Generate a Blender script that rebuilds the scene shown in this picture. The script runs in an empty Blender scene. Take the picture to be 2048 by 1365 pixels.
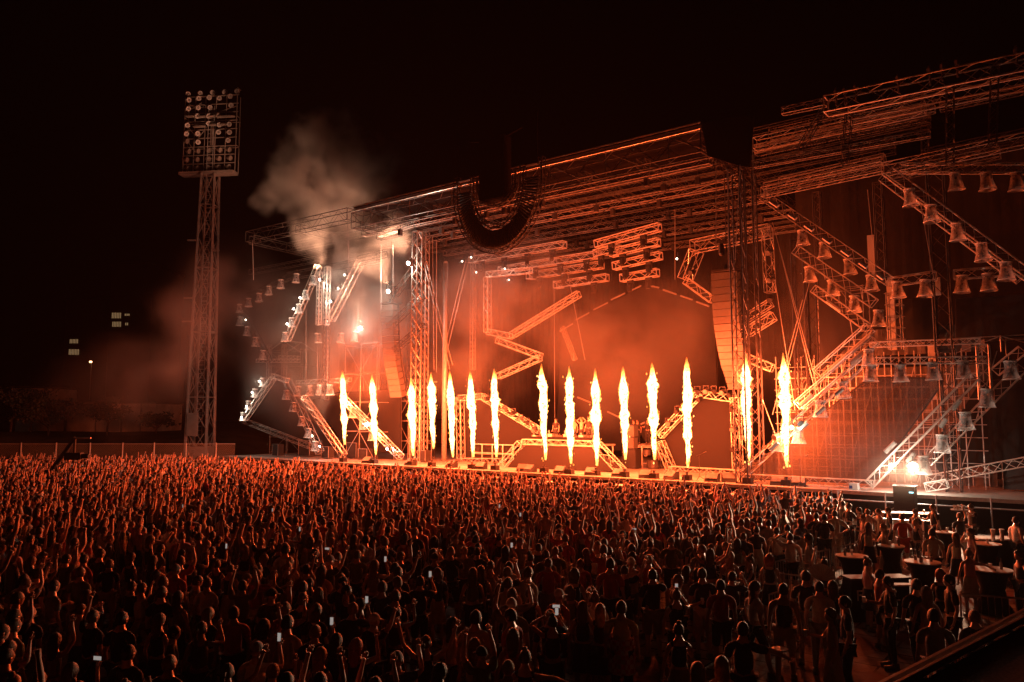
import bpy, math, random
import numpy as np
from mathutils import Vector, Matrix, noise
R=math.radians
random.seed(11); RNG=np.random.default_rng(5)
SC=bpy.context.scene
COL=SC.collection
# ---------------------------------------------------------------- camera, sky, exposure
FPX=1545.0; PITCH=math.atan(150/1545.); CAMH=5.0
cam=bpy.data.cameras.new('camera'); camo=bpy.data.objects.new('camera',cam); COL.objects.link(camo)
cam.sensor_width=36; cam.lens=36*FPX/2048; cam.clip_end=2000; cam.clip_start=.1
camo.location=(0,0,CAMH); camo.rotation_euler=(math.pi/2+PITCH,0,0)
SC.camera=camo
W_=bpy.data.worlds.new('World'); SC.world=W_; W_.use_nodes=True
bg=W_.node_tree.nodes['Background']; bg.inputs[0].default_value=(1.0,.16,.10,1); bg.inputs[1].default_value=.0003
SC.view_settings.view_transform='Standard'; SC.view_settings.look='None'; SC.view_settings.gamma=1
SC.view_settings.exposure=0.0
cy=SC.cycles
cy.use_denoising=True; cy.denoiser='OPENIMAGEDENOISE'
cy.use_adaptive_sampling=True; cy.adaptive_threshold=.02
cy.max_bounces=5; cy.diffuse_bounces=1; cy.glossy_bounces=2; cy.transmission_bounces=3; cy.transparent_max_bounces=10; cy.volume_bounces=0
cy.sample_clamp_indirect=2.0; cy.sample_clamp_direct=0; cy.caustics_reflective=False; cy.caustics_refractive=False
cy.volume_step_rate=1.6; cy.volume_max_steps=96
FLAME_P=1950.0        # watts of each of the three lamps that stand for one flame's own light
FLAME_C=(1.0,.11,.023)
HAZE_D=.00014
# ---------------------------------------------------------------- frames of reference
Uv=Vector((.795,-.607,0)).normalized(); Nv=Vector((-Uv.y,Uv.x,0)); Zv=Vector((0,0,1)); D0=39.0; DZ=1.5
def P(a,t,z=0): return Uv*a+Nv*(D0+t)+Zv*z
def ray(px,py):
    x=(px-1024)/FPX; y=-(py-682.5)/FPX; c,s=math.cos(PITCH),math.sin(PITCH)
    return Vector((x,c-s*y,s+c*y))
def S(px,py,t=0):              # where a sight line meets the upright plane t metres behind the stage edge
    r=ray(px,py); k=(D0+t)/r.dot(Nv); return r*k+Zv*CAMH
def G(px,py,z=0):              # where it meets level z
    r=ray(px,py); k=(z-CAMH)/r.z; return r*k+Zv*CAMH
def Y(px,py,d):                # where it meets the plane y=d
    r=ray(px,py); return r*(d/r.y)+Zv*CAMH
def proj(p):
    c,s=math.cos(PITCH),math.sin(PITCH); z=p[2]-CAMH
    yy=c*p[1]+s*z; zz=-s*p[1]+c*z; return 1024+FPX*p[0]/yy, 682.5-FPX*zz/yy
# ---------------------------------------------------------------- materials
def mat(name,col,rough=.5,metal=0,spec=.5,sheen=0,bump=0,bs=20,var=0,vs=3,emit=None,es=0):
    m=bpy.data.materials.new(name); m.use_nodes=True; nt=m.node_tree; b=nt.nodes['Principled BSDF']
    b.inputs['Base Color'].default_value=(*col,1); b.inputs['Roughness'].default_value=rough
    b.inputs['Metallic'].default_value=metal; b.inputs['Specular IOR Level'].default_value=spec
    if sheen: b.inputs['Sheen Weight'].default_value=sheen; b.inputs['Sheen Roughness'].default_value=.14
    if emit: b.inputs['Emission Color'].default_value=(*emit,1); b.inputs['Emission Strength'].default_value=es
    if bump or var:
        tc=nt.nodes.new('ShaderNodeTexCoord')
    if var:
        n=nt.nodes.new('ShaderNodeTexNoise'); n.inputs['Scale'].default_value=vs; n.inputs['Detail'].default_value=5
        nt.links.new(tc.outputs['Object'],n.inputs['Vector'])
        r=nt.nodes.new('ShaderNodeMapRange'); r.inputs[3].default_value=1-var; r.inputs[4].default_value=1+var
        r.inputs[1].default_value=.3; r.inputs[2].default_value=.7
        nt.links.new(n.outputs['Fac'],r.inputs[0])
        mx=nt.nodes.new('ShaderNodeVectorMath'); mx.operation='SCALE'; mx.inputs[0].default_value=col
        nt.links.new(r.outputs[0],mx.inputs['Scale']); nt.links.new(mx.outputs[0],b.inputs['Base Color'])
    if bump:
        n=nt.nodes.new('ShaderNodeTexNoise'); n.inputs['Scale'].default_value=bs; n.inputs['Detail'].default_value=4
        nt.links.new(tc.outputs['Object'],n.inputs['Vector'])
        bp=nt.nodes.new('ShaderNodeBump'); bp.inputs['Strength'].default_value=bump; bp.inputs['Distance'].default_value=.03
        nt.links.new(n.outputs['Fac'],bp.inputs['Height']); nt.links.new(bp.outputs[0],b.inputs['Normal'])
    return m
M={}
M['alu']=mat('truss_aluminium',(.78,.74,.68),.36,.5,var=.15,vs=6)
M['alu_dull']=mat('dull_aluminium',(.34,.32,.30),.42,.5,var=.3,vs=5)  # darker grey than the truss aluminium
M['dim_alu']=mat('dimmed_truss_aluminium',(.07,.066,.062),.5,.35,var=.35,vs=2)  # aluminium darkened by colour, stands in for weak light on roof and far trusses
M['black_steel']=mat('black_steel',(.055,.05,.05),.45,.2,var=.2)
M['black']=mat('black_matt',(.022,.020,.020),.75,var=.2)
M['cloth_black']=mat('black_drape',(.018,.016,.016),.95,spec=.1,bump=.3,bs=6,var=.2,vs=.7)
M['canopy']=mat('black_canopy_sheet',(.008,.007,.007),.95,spec=0)
M['drape']=mat('grey_drape',(.11,.10,.095),.9,bump=.6,bs=4,var=.25,vs=1.2)
M['screen']=mat('led_screen',(.026,.024,.024),.75,spec=.12,var=.06,vs=.5)
M['screen_dark']=mat('led_screen_side',(.018,.017,.017),.7,spec=.12,var=.06,vs=.5)
M['wood']=mat('deck_plywood',(.34,.30,.27),.5,bump=.1,bs=5,var=.25,vs=.8)
M['steel']=mat('galvanised_steel',(.45,.44,.43),.42,.35,var=.15,vs=8)
M['paint']=mat('pale_tower_paint',(.30,.25,.22),.6,var=.15,vs=2)
M['speaker']=mat('speaker_grille',(.10,.095,.09),.6,var=.08,vs=4)
M['lampglass']=mat('floodlight_glass',(.22,.2,.19),.25,.5)
M['concrete']=mat('concrete',(.34,.32,.30),.85,bump=.2,bs=8,var=.2,vs=1)
M['render']=mat('pale_wall_render',(.72,.68,.62),.9,var=.25,vs=.6)
M['roofing']=mat('dark_roofing',(.06,.05,.05),.9)
M['bark']=mat('bark',(.10,.07,.05),.9)
M['leaf']=mat('leaves',(.04,.05,.025),.7)
M['rubber']=mat('black_rubber',(.03,.03,.03),.6)
M['white']=mat('white_plastic',(.7,.7,.68),.5)
M['tape']=mat('pale_top_cloth',(.5,.48,.45),.8)
M['lamp_on']=mat('lit_lamp_glass',(.8,.8,.8),.3,emit=(1,.90,.76),es=14)
M['lamp_dim']=mat('lit_strip_glass',(.8,.8,.8),.3,emit=(1,.82,.58),es=6)
for k_ in ('lamp_on','lamp_dim'): M[k_].cycles.emission_sampling='NONE'
M['window_lit']=mat('lit_window',(.3,.2,.1),.4,emit=(1,.60,.28),es=.2)
M['strip']=mat('strip_light_unlit',(.34,.32,.30),.35)
def clear_plastic():
    m=bpy.data.materials.new('clear_rain_cover'); m.use_nodes=True; nt=m.node_tree; b=nt.nodes['Principled BSDF']
    b.inputs['Base Color'].default_value=(.75,.72,.70,1); b.inputs['Roughness'].default_value=.35
    tr=nt.nodes.new('ShaderNodeBsdfTransparent'); tl=nt.nodes.new('ShaderNodeBsdfTranslucent'); tl.inputs[0].default_value=(.8,.78,.75,1)
    mx=nt.nodes.new('ShaderNodeMixShader'); mx.inputs[0].default_value=.55
    nt.links.new(b.outputs[0],mx.inputs[1]); nt.links.new(tl.outputs[0],mx.inputs[2])
    n=nt.nodes.new('ShaderNodeTexNoise'); n.inputs['Scale'].default_value=4; n.inputs['Detail'].default_value=3
    tc=nt.nodes.new('ShaderNodeTexCoord'); nt.links.new(tc.outputs['Object'],n.inputs['Vector'])
    r=nt.nodes.new('ShaderNodeMapRange'); r.inputs[1].default_value=.35; r.inputs[2].default_value=.65; r.inputs[3].default_value=.2; r.inputs[4].default_value=.55
    nt.links.new(n.outputs['Fac'],r.inputs[0])
    m2=nt.nodes.new('ShaderNodeMixShader'); nt.links.new(r.outputs[0],m2.inputs[0]); nt.links.new(tr.outputs[0],m2.inputs[1]); nt.links.new(mx.outputs[0],m2.inputs[2])
    nt.links.new(m2.outputs[0],nt.nodes['Material Output'].inputs[0]); return m
M['plastic']=clear_plastic()
def mesh_screen():
    m=bpy.data.materials.new('see_through_led_mesh'); m.use_nodes=True; nt=m.node_tree; b=nt.nodes['Principled BSDF']
    b.inputs['Base Color'].default_value=(.075,.068,.065,1); b.inputs['Specular IOR Level'].default_value=.1; b.inputs['Roughness'].default_value=.8
    tr=nt.nodes.new('ShaderNodeBsdfTransparent'); mx=nt.nodes.new('ShaderNodeMixShader'); mx.inputs[0].default_value=.62
    nt.links.new(tr.outputs[0],mx.inputs[1]); nt.links.new(b.outputs[0],mx.inputs[2]); nt.links.new(mx.outputs[0],nt.nodes['Material Output'].inputs[0]); return m
M['mesh_screen']=mesh_screen()
def net():
    m=bpy.data.materials.new('wire_netting'); m.use_nodes=True; nt=m.node_tree; b=nt.nodes['Principled BSDF']
    b.inputs['Base Color'].default_value=(.35,.33,.3,1)
    tr=nt.nodes.new('ShaderNodeBsdfTransparent'); mx=nt.nodes.new('ShaderNodeMixShader')
    tc=nt.nodes.new('ShaderNodeTexCoord'); mp=nt.nodes.new('ShaderNodeMapping'); mp.inputs['Rotation'].default_value=(0,R(45),0); mp.inputs['Scale'].default_value=(9,9,9)
    nt.links.new(tc.outputs['Object'],mp.inputs[0]); ch=nt.nodes.new('ShaderNodeTexBrick'); ch.offset=0; ch.inputs['Mortar Size'].default_value=.06; ch.inputs['Scale'].default_value=1; ch.inputs['Brick Width'].default_value=1; ch.inputs['Row Height'].default_value=1
    sp=nt.nodes.new('ShaderNodeSeparateXYZ'); cb=nt.nodes.new('ShaderNodeCombineXYZ'); nt.links.new(mp.outputs[0],sp.inputs[0]); nt.links.new(sp.outputs[0],cb.inputs[0]); nt.links.new(sp.outputs[2],cb.inputs[1]); nt.links.new(cb.outputs[0],ch.inputs['Vector'])
    nt.links.new(ch.outputs['Fac'],mx.inputs[0]); nt.links.new(tr.outputs[0],mx.inputs[1]); nt.links.new(b.outputs[0],mx.inputs[2]); nt.links.new(mx.outputs[0],nt.nodes['Material Output'].inputs[0]); return m
M['net']=net()
# ---------------------------------------------------------------- objects
USED={}
def tag(o,label=None,cat=None,group=None,kind=None):
    if label:
        if label in USED and not group: print('DUP LABEL',label)
        USED[label]=1; o['label']=label
        n=len(label.split())
        if n<4 or n>16: print('LABEL LEN',n,label)
    if cat: o['category']=cat
    if group: o['group']=group
    if kind: o['kind']=kind
    return o
WLOC={}
def empty(name,loc,rz=0):
    o=bpy.data.objects.new(name,None); COL.objects.link(o); o.empty_display_size=.3
    o.location=loc; o.rotation_euler=(0,0,rz); WLOC[o]=Vector(loc); return o
class MB:
    def __init__(s): s.v=[]; s.f=[]
    def add(s,vs,fs):
        b=len(s.v); s.v+= [tuple(v) for v in vs]; s.f+=[tuple(b+i for i in f) for f in fs]; return s
    def tube(s,p0,p1,r,n=5,r1=None,cap=True):
        p0=Vector(p0); p1=Vector(p1); d=p1-p0
        if d.length<1e-5: return s
        d.normalize(); a=d.orthogonal().normalized()
        if abs(d.z)<.99: a=d.cross(Zv).normalized()
        b=d.cross(a); r1=r if r1 is None else r1; vs=[]
        for p,rr in ((p0,r),(p1,r1)):
            for i in range(n):
                t=2*math.pi*(i+.5)/n; vs.append(p+a*math.cos(t)*rr+b*math.sin(t)*rr)
        fs=[(i,(i+1)%n,n+(i+1)%n,n+i) for i in range(n)]
        if cap: fs+=[tuple(range(n-1,-1,-1)),tuple(range(n,2*n))]
        return s.add(vs,fs)
    def poly(s,pts,r,n=5):
        for i in range(len(pts)-1): s.tube(pts[i],pts[i+1],r,n)
        return s
    def box(s,c,ax,ay,az):       # centre and three half-extent vectors
        c=Vector(c); vs=[c+ax*i+ay*j+az*k for i in (-1,1) for j in (-1,1) for k in (-1,1)]
        return s.add(vs,[(0,1,3,2),(4,6,7,5),(0,4,5,1),(2,3,7,6),(0,2,6,4),(1,5,7,3)])
    def bx(s,x0,x1,y0,y1,z0,z1): return s.box(((x0+x1)/2,(y0+y1)/2,(z0+z1)/2),Vector(((x1-x0)/2,0,0)),Vector((0,(y1-y0)/2,0)),Vector((0,0,(z1-z0)/2)))
    def sbx(s,a0,a1,t0,t1,z0,z1): return s.box(P((a0+a1)/2,(t0+t1)/2,(z0+z1)/2),Uv*((a1-a0)/2),Nv*((t1-t0)/2),Zv*((z1-z0)/2))
    def prism(s,pts,off):
        n=len(pts); off=Vector(off); vs=[Vector(p) for p in pts]+[Vector(p)+off for p in pts]
        return s.add(vs,[tuple(range(n)),tuple(range(2*n-1,n-1,-1))]+[(i,n+i,n+(i+1)%n,(i+1)%n) for i in range(n)])
    def lathe(s,prof,c=(0,0,0),n=12,axis='z',cap=True):
        vs=[];c=Vector(c)
        for r,h in prof:
            for i in range(n):
                t=2*math.pi*i/n; x,y=r*math.cos(t),r*math.sin(t)
                vs.append(c+(Vector((x,y,h)) if axis=='z' else Vector((x,h,y)) if axis=='y' else Vector((h,x,y))))
        m=len(prof); fs=[(k*n+i,k*n+(i+1)%n,(k+1)*n+(i+1)%n,(k+1)*n+i) for k in range(m-1) for i in range(n)]
        if cap: fs+=[tuple(range(n-1,-1,-1)),tuple(range((m-1)*n,m*n))]
        return s.add(vs,fs)
    def build(s,name,m,parent=None,smooth=False,origin=None,local=False):
        me=bpy.data.meshes.new(name)
        if local or not s.v: org=Vector((0,0,0))
        elif origin is not None: org=Vector(origin)
        elif parent is not None and parent in WLOC: org=WLOC[parent]
        else:
            A=np.array(s.v); org=Vector(((A[:,0].min()+A[:,0].max())/2,(A[:,1].min()+A[:,1].max())/2,A[:,2].min()))
        me.from_pydata([Vector(v)-org for v in s.v],[],s.f)
        me.materials.append(M[m] if isinstance(m,str) else m)
        if smooth: me.polygons.foreach_set('use_smooth',[True]*len(me.polygons))
        o=bpy.data.objects.new(name,me); COL.objects.link(o)
        if parent is not None:
            o.parent=parent; o.location=(org-WLOC[parent]) if (parent in WLOC and not local) else (0,0,0)
        elif not local: o.location=org
        WLOC[o]=org
        return o
def truss(mb,p0,p1,w=.4,h=None,bay=None,rc=.025,rd=.014,up=None,n=4):
    p0=Vector(p0); p1=Vector(p1); h=h or w; bay=bay or w*1.15
    d=p1-p0; L=d.length; d.normalize()
    if up is None: up=Zv if abs(d.z)<.8 else Uv
    sd=d.cross(up).normalized(); u2=sd.cross(d).normalized()
    c=[sd*(w/2)*i+u2*(h/2)*j for i,j in ((-1,-1),(1,-1),(1,1),(-1,1))]
    for q in c: mb.tube(p0+q,p1+q,rc,5)
    k=max(2,round(L/bay)); st=L/k
    for f in range(4):
        A,B=c[f],c[(f+1)%4]
        for i in range(k):
            a=p0+d*(st*i); b=p0+d*(st*(i+1))
            if i%2: mb.tube(a+A,b+B,rd,3,cap=False)
            else: mb.tube(a+B,b+A,rd,3,cap=False)
        mb.tube(p0+A,p0+B,rc*.8,4,cap=False); mb.tube(p1+A,p1+B,rc*.8,4,cap=False)
    return mb
TRUSS_N=0
def truss_obj(p0,p1,label,group=None,w=.42,m='alu',name='lighting_truss',**k):
    mb=MB(); truss(mb,p0,p1,w,**k); o=mb.build(name,m); tag(o,label,'truss',group); return o
def pt_light(name,loc,col,power,r,parent=None):
    l=bpy.data.lights.new(name,'POINT'); l.color=col; l.energy=power; l.shadow_soft_size=r
    o=bpy.data.objects.new(name,l); COL.objects.link(o)
    if parent is not None: o.parent=parent; o.location=Vector(loc)-WLOC[parent]
    else: o.location=loc
    return o
def spot(name,loc,tgt,col,power,ang,parent=None,blend=.5,r=.12):
    l=bpy.data.lights.new(name,'SPOT'); l.color=col; l.energy=power; l.spot_size=R(ang); l.spot_blend=blend; l.shadow_soft_size=r
    o=bpy.data.objects.new(name,l); COL.objects.link(o); o.rotation_euler=(Vector(tgt)-Vector(loc)).to_track_quat('-Z','Y').to_euler()
    o.location=Vector(loc)-WLOC[parent] if parent is not None else loc
    if parent is not None: o.parent=parent
    return o
ORD='first second third fourth fifth sixth seventh eighth ninth tenth eleventh twelfth thirteenth fourteenth fifteenth sixteenth seventeenth eighteenth nineteenth twentieth'.split()
# ================================================================ ground
def ground_mat():
    m=bpy.data.materials.new('event_floor'); m.use_nodes=True; nt=m.node_tree; L=nt.links; b=nt.nodes['Principled BSDF']
    tc=nt.nodes.new('ShaderNodeTexCoord')
    mp=nt.nodes.new('ShaderNodeMapping'); mp.inputs['Rotation'].default_value=(0,0,math.atan2(.607,.795)); L.new(tc.outputs['Object'],mp.inputs[0])
    br=nt.nodes.new('ShaderNodeTexBrick'); br.inputs['Scale'].default_value=.45; br.inputs['Mortar Size'].default_value=.012; br.inputs['Color1'].default_value=(.42,.38,.34,1); br.inputs['Color2'].default_value=(.30,.26,.23,1); br.inputs['Mortar'].default_value=(.04,.03,.03,1)
    L.new(mp.outputs[0],br.inputs['Vector'])
    n=nt.nodes.new('ShaderNodeTexNoise'); n.inputs['Scale'].default_value=.35; n.inputs['Detail'].default_value=7; L.new(tc.outputs['Object'],n.inputs['Vector'])
    cr=nt.nodes.new('ShaderNodeValToRGB'); cr.color_ramp.elements[0].position=.46; cr.color_ramp.elements[1].position=.56
    L.new(n.outputs['Fac'],cr.inputs[0])
    mx=nt.nodes.new('ShaderNodeMix'); mx.data_type='RGBA'; L.new(cr.outputs[0],mx.inputs[0]); L.new(br.outputs['Color'],mx.inputs[6]); mx.inputs[7].default_value=(.20,.055,.035,1)
    L.new(mx.outputs[2],b.inputs['Base Color']); b.inputs['Roughness'].default_value=.75; b.inputs['Specular IOR Level'].default_value=.25
    n2=nt.nodes.new('ShaderNodeTexNoise'); n2.inputs['Scale'].default_value=6; n2.inputs['Detail'].default_value=5; L.new(tc.outputs['Object'],n2.inputs['Vector'])
    bp=nt.nodes.new('ShaderNodeBump'); bp.inputs['Strength'].default_value=.35; bp.inputs['Distance'].default_value=.05; L.new(n2.outputs['Fac'],bp.inputs['Height']); L.new(bp.outputs[0],b.inputs['Normal'])
    return m
M['ground']=ground_mat()
M['bank']=mat('dark_grass_bank',(.06,.05,.03),.95,bump=.8,bs=3,var=.4,vs=.5)
g=MB(); g.add([(-600,-60,0),(600,-60,0),(600,900,0),(-600,900,0)],[(0,1,2,3)]); tag(g.build('ground','ground',origin=(0,0,0)),'dark paved event ground under the crowd','ground',kind='structure')
# grass bank behind the fence, rising to a terrace
g=MB(); bk=[]
for i,x in enumerate(np.linspace(-150,-24,40)):
    for j,(y,z) in enumerate(((77,.01),(80,.5),(86,2.3),(92,3.0),(130,3.1),(260,3.2))):
        bk.append((x,y,z*(1 if x<-32 else max(0.01,(-24-x)/8))+random.uniform(-.15,.15)*(0<j<4)))
g.add(bk,[(i*6+j,(i+1)*6+j,(i+1)*6+j+1,i*6+j+1) for i in range(39) for j in range(5)]); tag(g.build('grass_bank','bank',smooth=True),'dark grass bank rising behind the wire fence','bank',kind='structure')
# ================================================================ stage deck
st=empty('stage_deck',P(-25,0,0)); tag(st,'long raised stage deck with scaffold legs along its front edge','stage')
b=MB(); b.sbx(-62,8,0,24,DZ-.12,DZ); b.build('deck_top','wood',st)
b=MB(); b.sbx(-62,8,-.035,-.004,DZ-.16,DZ-.01); b.build('edge_trim','steel',st)
b=MB(); b.sbx(-61.9,7.9,1.6,1.66,.02,DZ-.16); b.build('front_skirt','cloth_black',st)
b=MB(); b.tube(P(-62,-.12,DZ-.42),P(8,-.12,DZ-.42),.035,6); b.build('front_rail','steel',st)
a=-62
while a<8:
    b=MB(); b.tube(P(a,-.2,.02),P(a,-.2,DZ+.03),.032,6); b.lathe([(.06,0),(.06,.05)],P(a,-.2,.0),6); b.build('deck_leg','steel',st)
    a+=2.07
for a in (-55,-41,-30,-17,-9,-2.5):
    b=MB(); b.tube(P(a,-.05,.15),P(a+1.9,-.05,DZ-.2),.024,5); b.build('brace','steel',st)
# ================================================================ flames
def flame_mat():
    m=bpy.data.materials.new('flame'); m.use_nodes=True; nt=m.node_tree; L=nt.links; nt.nodes.remove(nt.nodes['Principled BSDF'])
    at=nt.nodes.new('ShaderNodeAttribute'); at.attribute_name='glow_heat'
    cr=nt.nodes.new('ShaderNodeValToRGB'); e=cr.color_ramp.elements
    e[0].position=0; e[0].color=(.9,.16,.02,1); e[1].position=1; e[1].color=(1,.80,.50,1)
    x=e.new(.35); x.color=(1,.30,.045,1); x=e.new(.65); x.color=(1,.50,.12,1)
    L.new(at.outputs['Fac'],cr.inputs[0])
    mr=nt.nodes.new('ShaderNodeMapRange'); mr.inputs[3].default_value=.5; mr.inputs[4].default_value=3.2; L.new(at.outputs['Fac'],mr.inputs[0])
    em=nt.nodes.new('ShaderNodeEmission'); L.new(cr.outputs[0],em.inputs[0]); L.new(mr.outputs[0],em.inputs[1])
    tr=nt.nodes.new('ShaderNodeBsdfTransparent'); tr.inputs[0].default_value=(.8,.8,.8,1)
    ad=nt.nodes.new('ShaderNodeAddShader'); L.new(em.outputs[0],ad.inputs[0]); L.new(tr.outputs[0],ad.inputs[1]); L.new(ad.outputs[0],nt.nodes['Material Output'].inputs[0])
    m.cycles.emission_sampling='NONE'; return m
M['flame']=flame_mat()
FL=[(690,890,685,742),(752,910,744,748),(826,912,822,755),(867,898,862,745),(906,915,899,742),(947,915,940,742),(993,915,988,738),(1091,920,1083,728),(1142,928,1138,733),(1194,932,1190,738),(1251,920,1246,734),(1310,920,1304,726),(1376,935,1373,715),(1497,930,1490,708),(1574,935,1566,706)]
FBASE=[]
def flame(i,bx,by,tx,ty):
    t=.9; p0=S(bx,by,t); p1=S(tx,ty,t); Lh=(p1-p0).length; rnd=random.Random(i*7+3)
    NS,NR=190,30; vs=[];ht=[]; o3=Vector((i*13.7,i*3.1,0))
    bul=[(rnd.uniform(.2,.8),rnd.uniform(.02,.05),rnd.uniform(.02,.14)) for _ in range(4)]
    for k in range(NS+1):
        s=k/NS
        core=.185*(.25+.75*min(1,s/.6)**.8) if s<.78 else .185*(max(0,(1-s)/.22))**.7
        core=max(core,.012)
        core*=1+.16*math.sin(s*23+i)*(s>.1)
        for (c,wd,am) in bul: core+=am*math.exp(-((s-c)/wd)**2)*(s<.93)*.55
        cx=p0.lerp(p1,s)+Uv*(.10*noise.noise(Vector((s*5,i*2.3,1)))*min(1,4*s*(1-s)))+Nv*.06*noise.noise(Vector((s*5,i*2.3,9)))
        for j in range(NR):
            th=2*math.pi*j/NR; dv=Uv*math.cos(th)+Nv*math.sin(th)
            q=Vector((math.cos(th)*.9,math.sin(th)*.9,s*Lh*3.9))+o3
            n1=noise.fractal(q*1.6,.55,2.1,5); n1=n1
            n2=abs(noise.noise(q*5.5))
            rr=core*(1+.75*n1*(1 if s<.85 else .5))+ (.06*n2*(s>.03)*(1 if s<.88 else .4))
            rr=max(rr,.006)
            z=.05*noise.noise(q*3.1)
            vs.append(cx+dv*rr+Zv*z); e=(rr/core-1)
            h=1.0-1.1*max(0,e-.05)-.45*n2-.12*abs(n1)
            if s>.86: h-=(s-.86)*5.5
            if s<.1: h-=(.1-s)*4
            ht.append(max(0,min(1,h)))
    fs=[(k*NR+j,k*NR+(j+1)%NR,(k+1)*NR+(j+1)%NR,(k+1)*NR+j) for k in range(NS) for j in range(NR)]
    # loose tongues and sparks around the column
    mb=MB(); mb.add(vs,fs)
    for _ in range(26):
        s=rnd.uniform(0,.9); c=p0.lerp(p1,s)+Uv*rnd.choice((-1,1))*rnd.uniform(.18,.36)*(.4+.6*min(1,s*2)) +Nv*rnd.uniform(-.2,.2)-Zv*(.25*rnd.random() if s<.05 else 0)
        r=rnd.uniform(.012,.045); n0=len(mb.v)
        mb.lathe([(.001,-r*1.6),(r,-r*.3),(r*.8,r*.6),(.001,r*2.0)],c,5,cap=False); ht+= [rnd.uniform(.25,.7)]*(len(mb.v)-n0)
    o=mb.build('flame_jet','flame',smooth=True)
    at=o.data.attributes.new('glow_heat','FLOAT','POINT'); at.data.foreach_set('value',ht)
    tag(o,'%s tall white-hot flame jet counting from the left end of the stage'%ORD[i],'flame','flame jets along the stage front')
    for s in (.25,.55,.82): pt_light('flame_glow',p0.lerp(p1,s),FLAME_C,FLAME_P,.12,o)
    FBASE.append((p0.dot(Uv),t))
for i,f in enumerate(FL): flame(i,*f)
# ================================================================ front-of-stage equipment
for i,(a,t) in enumerate(FBASE):
    o=empty('flame_projector',P(a,.75,DZ)); tag(o,'small dark flame projector under the %s flame jet from the left'%ORD[i],'flame projector','flame projectors on the stage edge')
    b=MB(); b.sbx(a-.22,a+.22,.55,.95,DZ+.03,DZ+.30); b.build('housing','black',o)
    b=MB(); b.lathe([(.07,0),(.06,.1),(.09,.16)],P(a,.75,DZ+.30),8); b.build('nozzle','black_steel',o)
    b=MB(); [b.sbx(a+x-.03,a+x+.03,.5,1.0,DZ+.001,DZ+.03) for x in (-.2,.2)]; b.build('foot','rubber',o)
def wedge(a,t,rz,label,m='black'):
    o=empty('stage_monitor',P(a,t,DZ)); tag(o,label,'monitor','floor monitors and lamps on the deck edge')
    u=Uv*math.cos(rz)+Nv*math.sin(rz); n=-Uv*math.sin(rz)+Nv*math.cos(rz); c=P(a,t,DZ)
    b=MB(); b.prism([c-u*.35+n*.3,c-u*.35-n*.3,c-u*.35-n*.22+Zv*.18,c-u*.35+n*.12+Zv*.46,c-u*.35+n*.3+Zv*.42],u*.7); b.build('cabinet',m,o)
    b=MB(); b.prism([c-u*.31-n*.235+Zv*.19,c+u*.31-n*.235+Zv*.19,c+u*.31+n*.09+Zv*.455,c-u*.31+n*.09+Zv*.455],(n*-.62+Zv*.78).normalized()*.012); b.build('grille','speaker',o)
for k,(a,t,rz,l) in enumerate([(-29.6,.9,.3,'dark monitor pair left of the booth screen'),(-28.9,.7,-.2,'dark monitor box under the left booth slope'),(-26.6,.7,0,'low dark monitor before the booth screen'),(-24.4,.7,.2,'dark monitor at the right booth foot'),(-22.6,.8,0,'pale topped monitor right of the booth foot'),(-20.9,.8,.4,'dark monitor cluster before the drum riser'),(-19.3,.8,-.3,'dark monitor before the right pentagon screen'),(-16.9,.8,.1,'dark monitor left of the microphone stand'),(-16.2,1.3,.5,'tilted dark monitor by the right pentagon corner'),(-13.4,.9,0,'low dark monitor right of the last but one flame'),(-12.4,.9,.2,'low dark monitor below the last flame'),(-33.0,.8,.1,'dark monitor below the left pentagon screen'),(-35.6,.8,-.1,'dark monitor before the keyboard riser'),(-39.5,.8,0,'dark monitor below the left line array'),(-44.0,.8,.1,'dark monitor between the first two flames')]):
    wedge(a,t,rz,l)
o=empty('display_box',P(-9.7,.6,DZ)); tag(o,'small white box with a dark blue screen on the deck edge','display box'); b=MB(); b.sbx(-9.9,-9.5,.45,.8,DZ,DZ+.32); b.build('housing','white',o); b=MB(); b.sbx(-9.88,-9.74,.436,.448,DZ+.06,DZ+.2); b.build('screen',mat('blue_screen',(.02,.03,.08),.2,emit=(.1,.2,.5),es=.12),o)
def mic(a,t,label):
    o=empty('microphone_stand',P(a,t,DZ)); tag(o,label,'microphone stand'); c=P(a,t,DZ)
    b=MB(); [b.tube(c+Zv*.25,c+(Uv*math.cos(q)+Nv*math.sin(q))*.33+Zv*.02,.012,5) for q in (.3,2.4,4.5)]; b.build('tripod','black_steel',o)
    b=MB(); b.tube(c+Zv*.2,c+Zv*1.35,.013,5); b.tube(c+Zv*1.33-Uv*.15,c+Zv*1.5+Uv*.25,.011,5); b.build('pole','black_steel',o)
    b=MB(); b.tube(c+Zv*1.5+Uv*.25,c+Zv*1.58+Uv*.42,.022,6,.035); b.build('microphone','black_steel',o)
mic(-12.2,.6,'thin microphone stand with boom on the right deck edge'); mic(-17.7,1.0,'thin microphone stand before the right pentagon screen')
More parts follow.
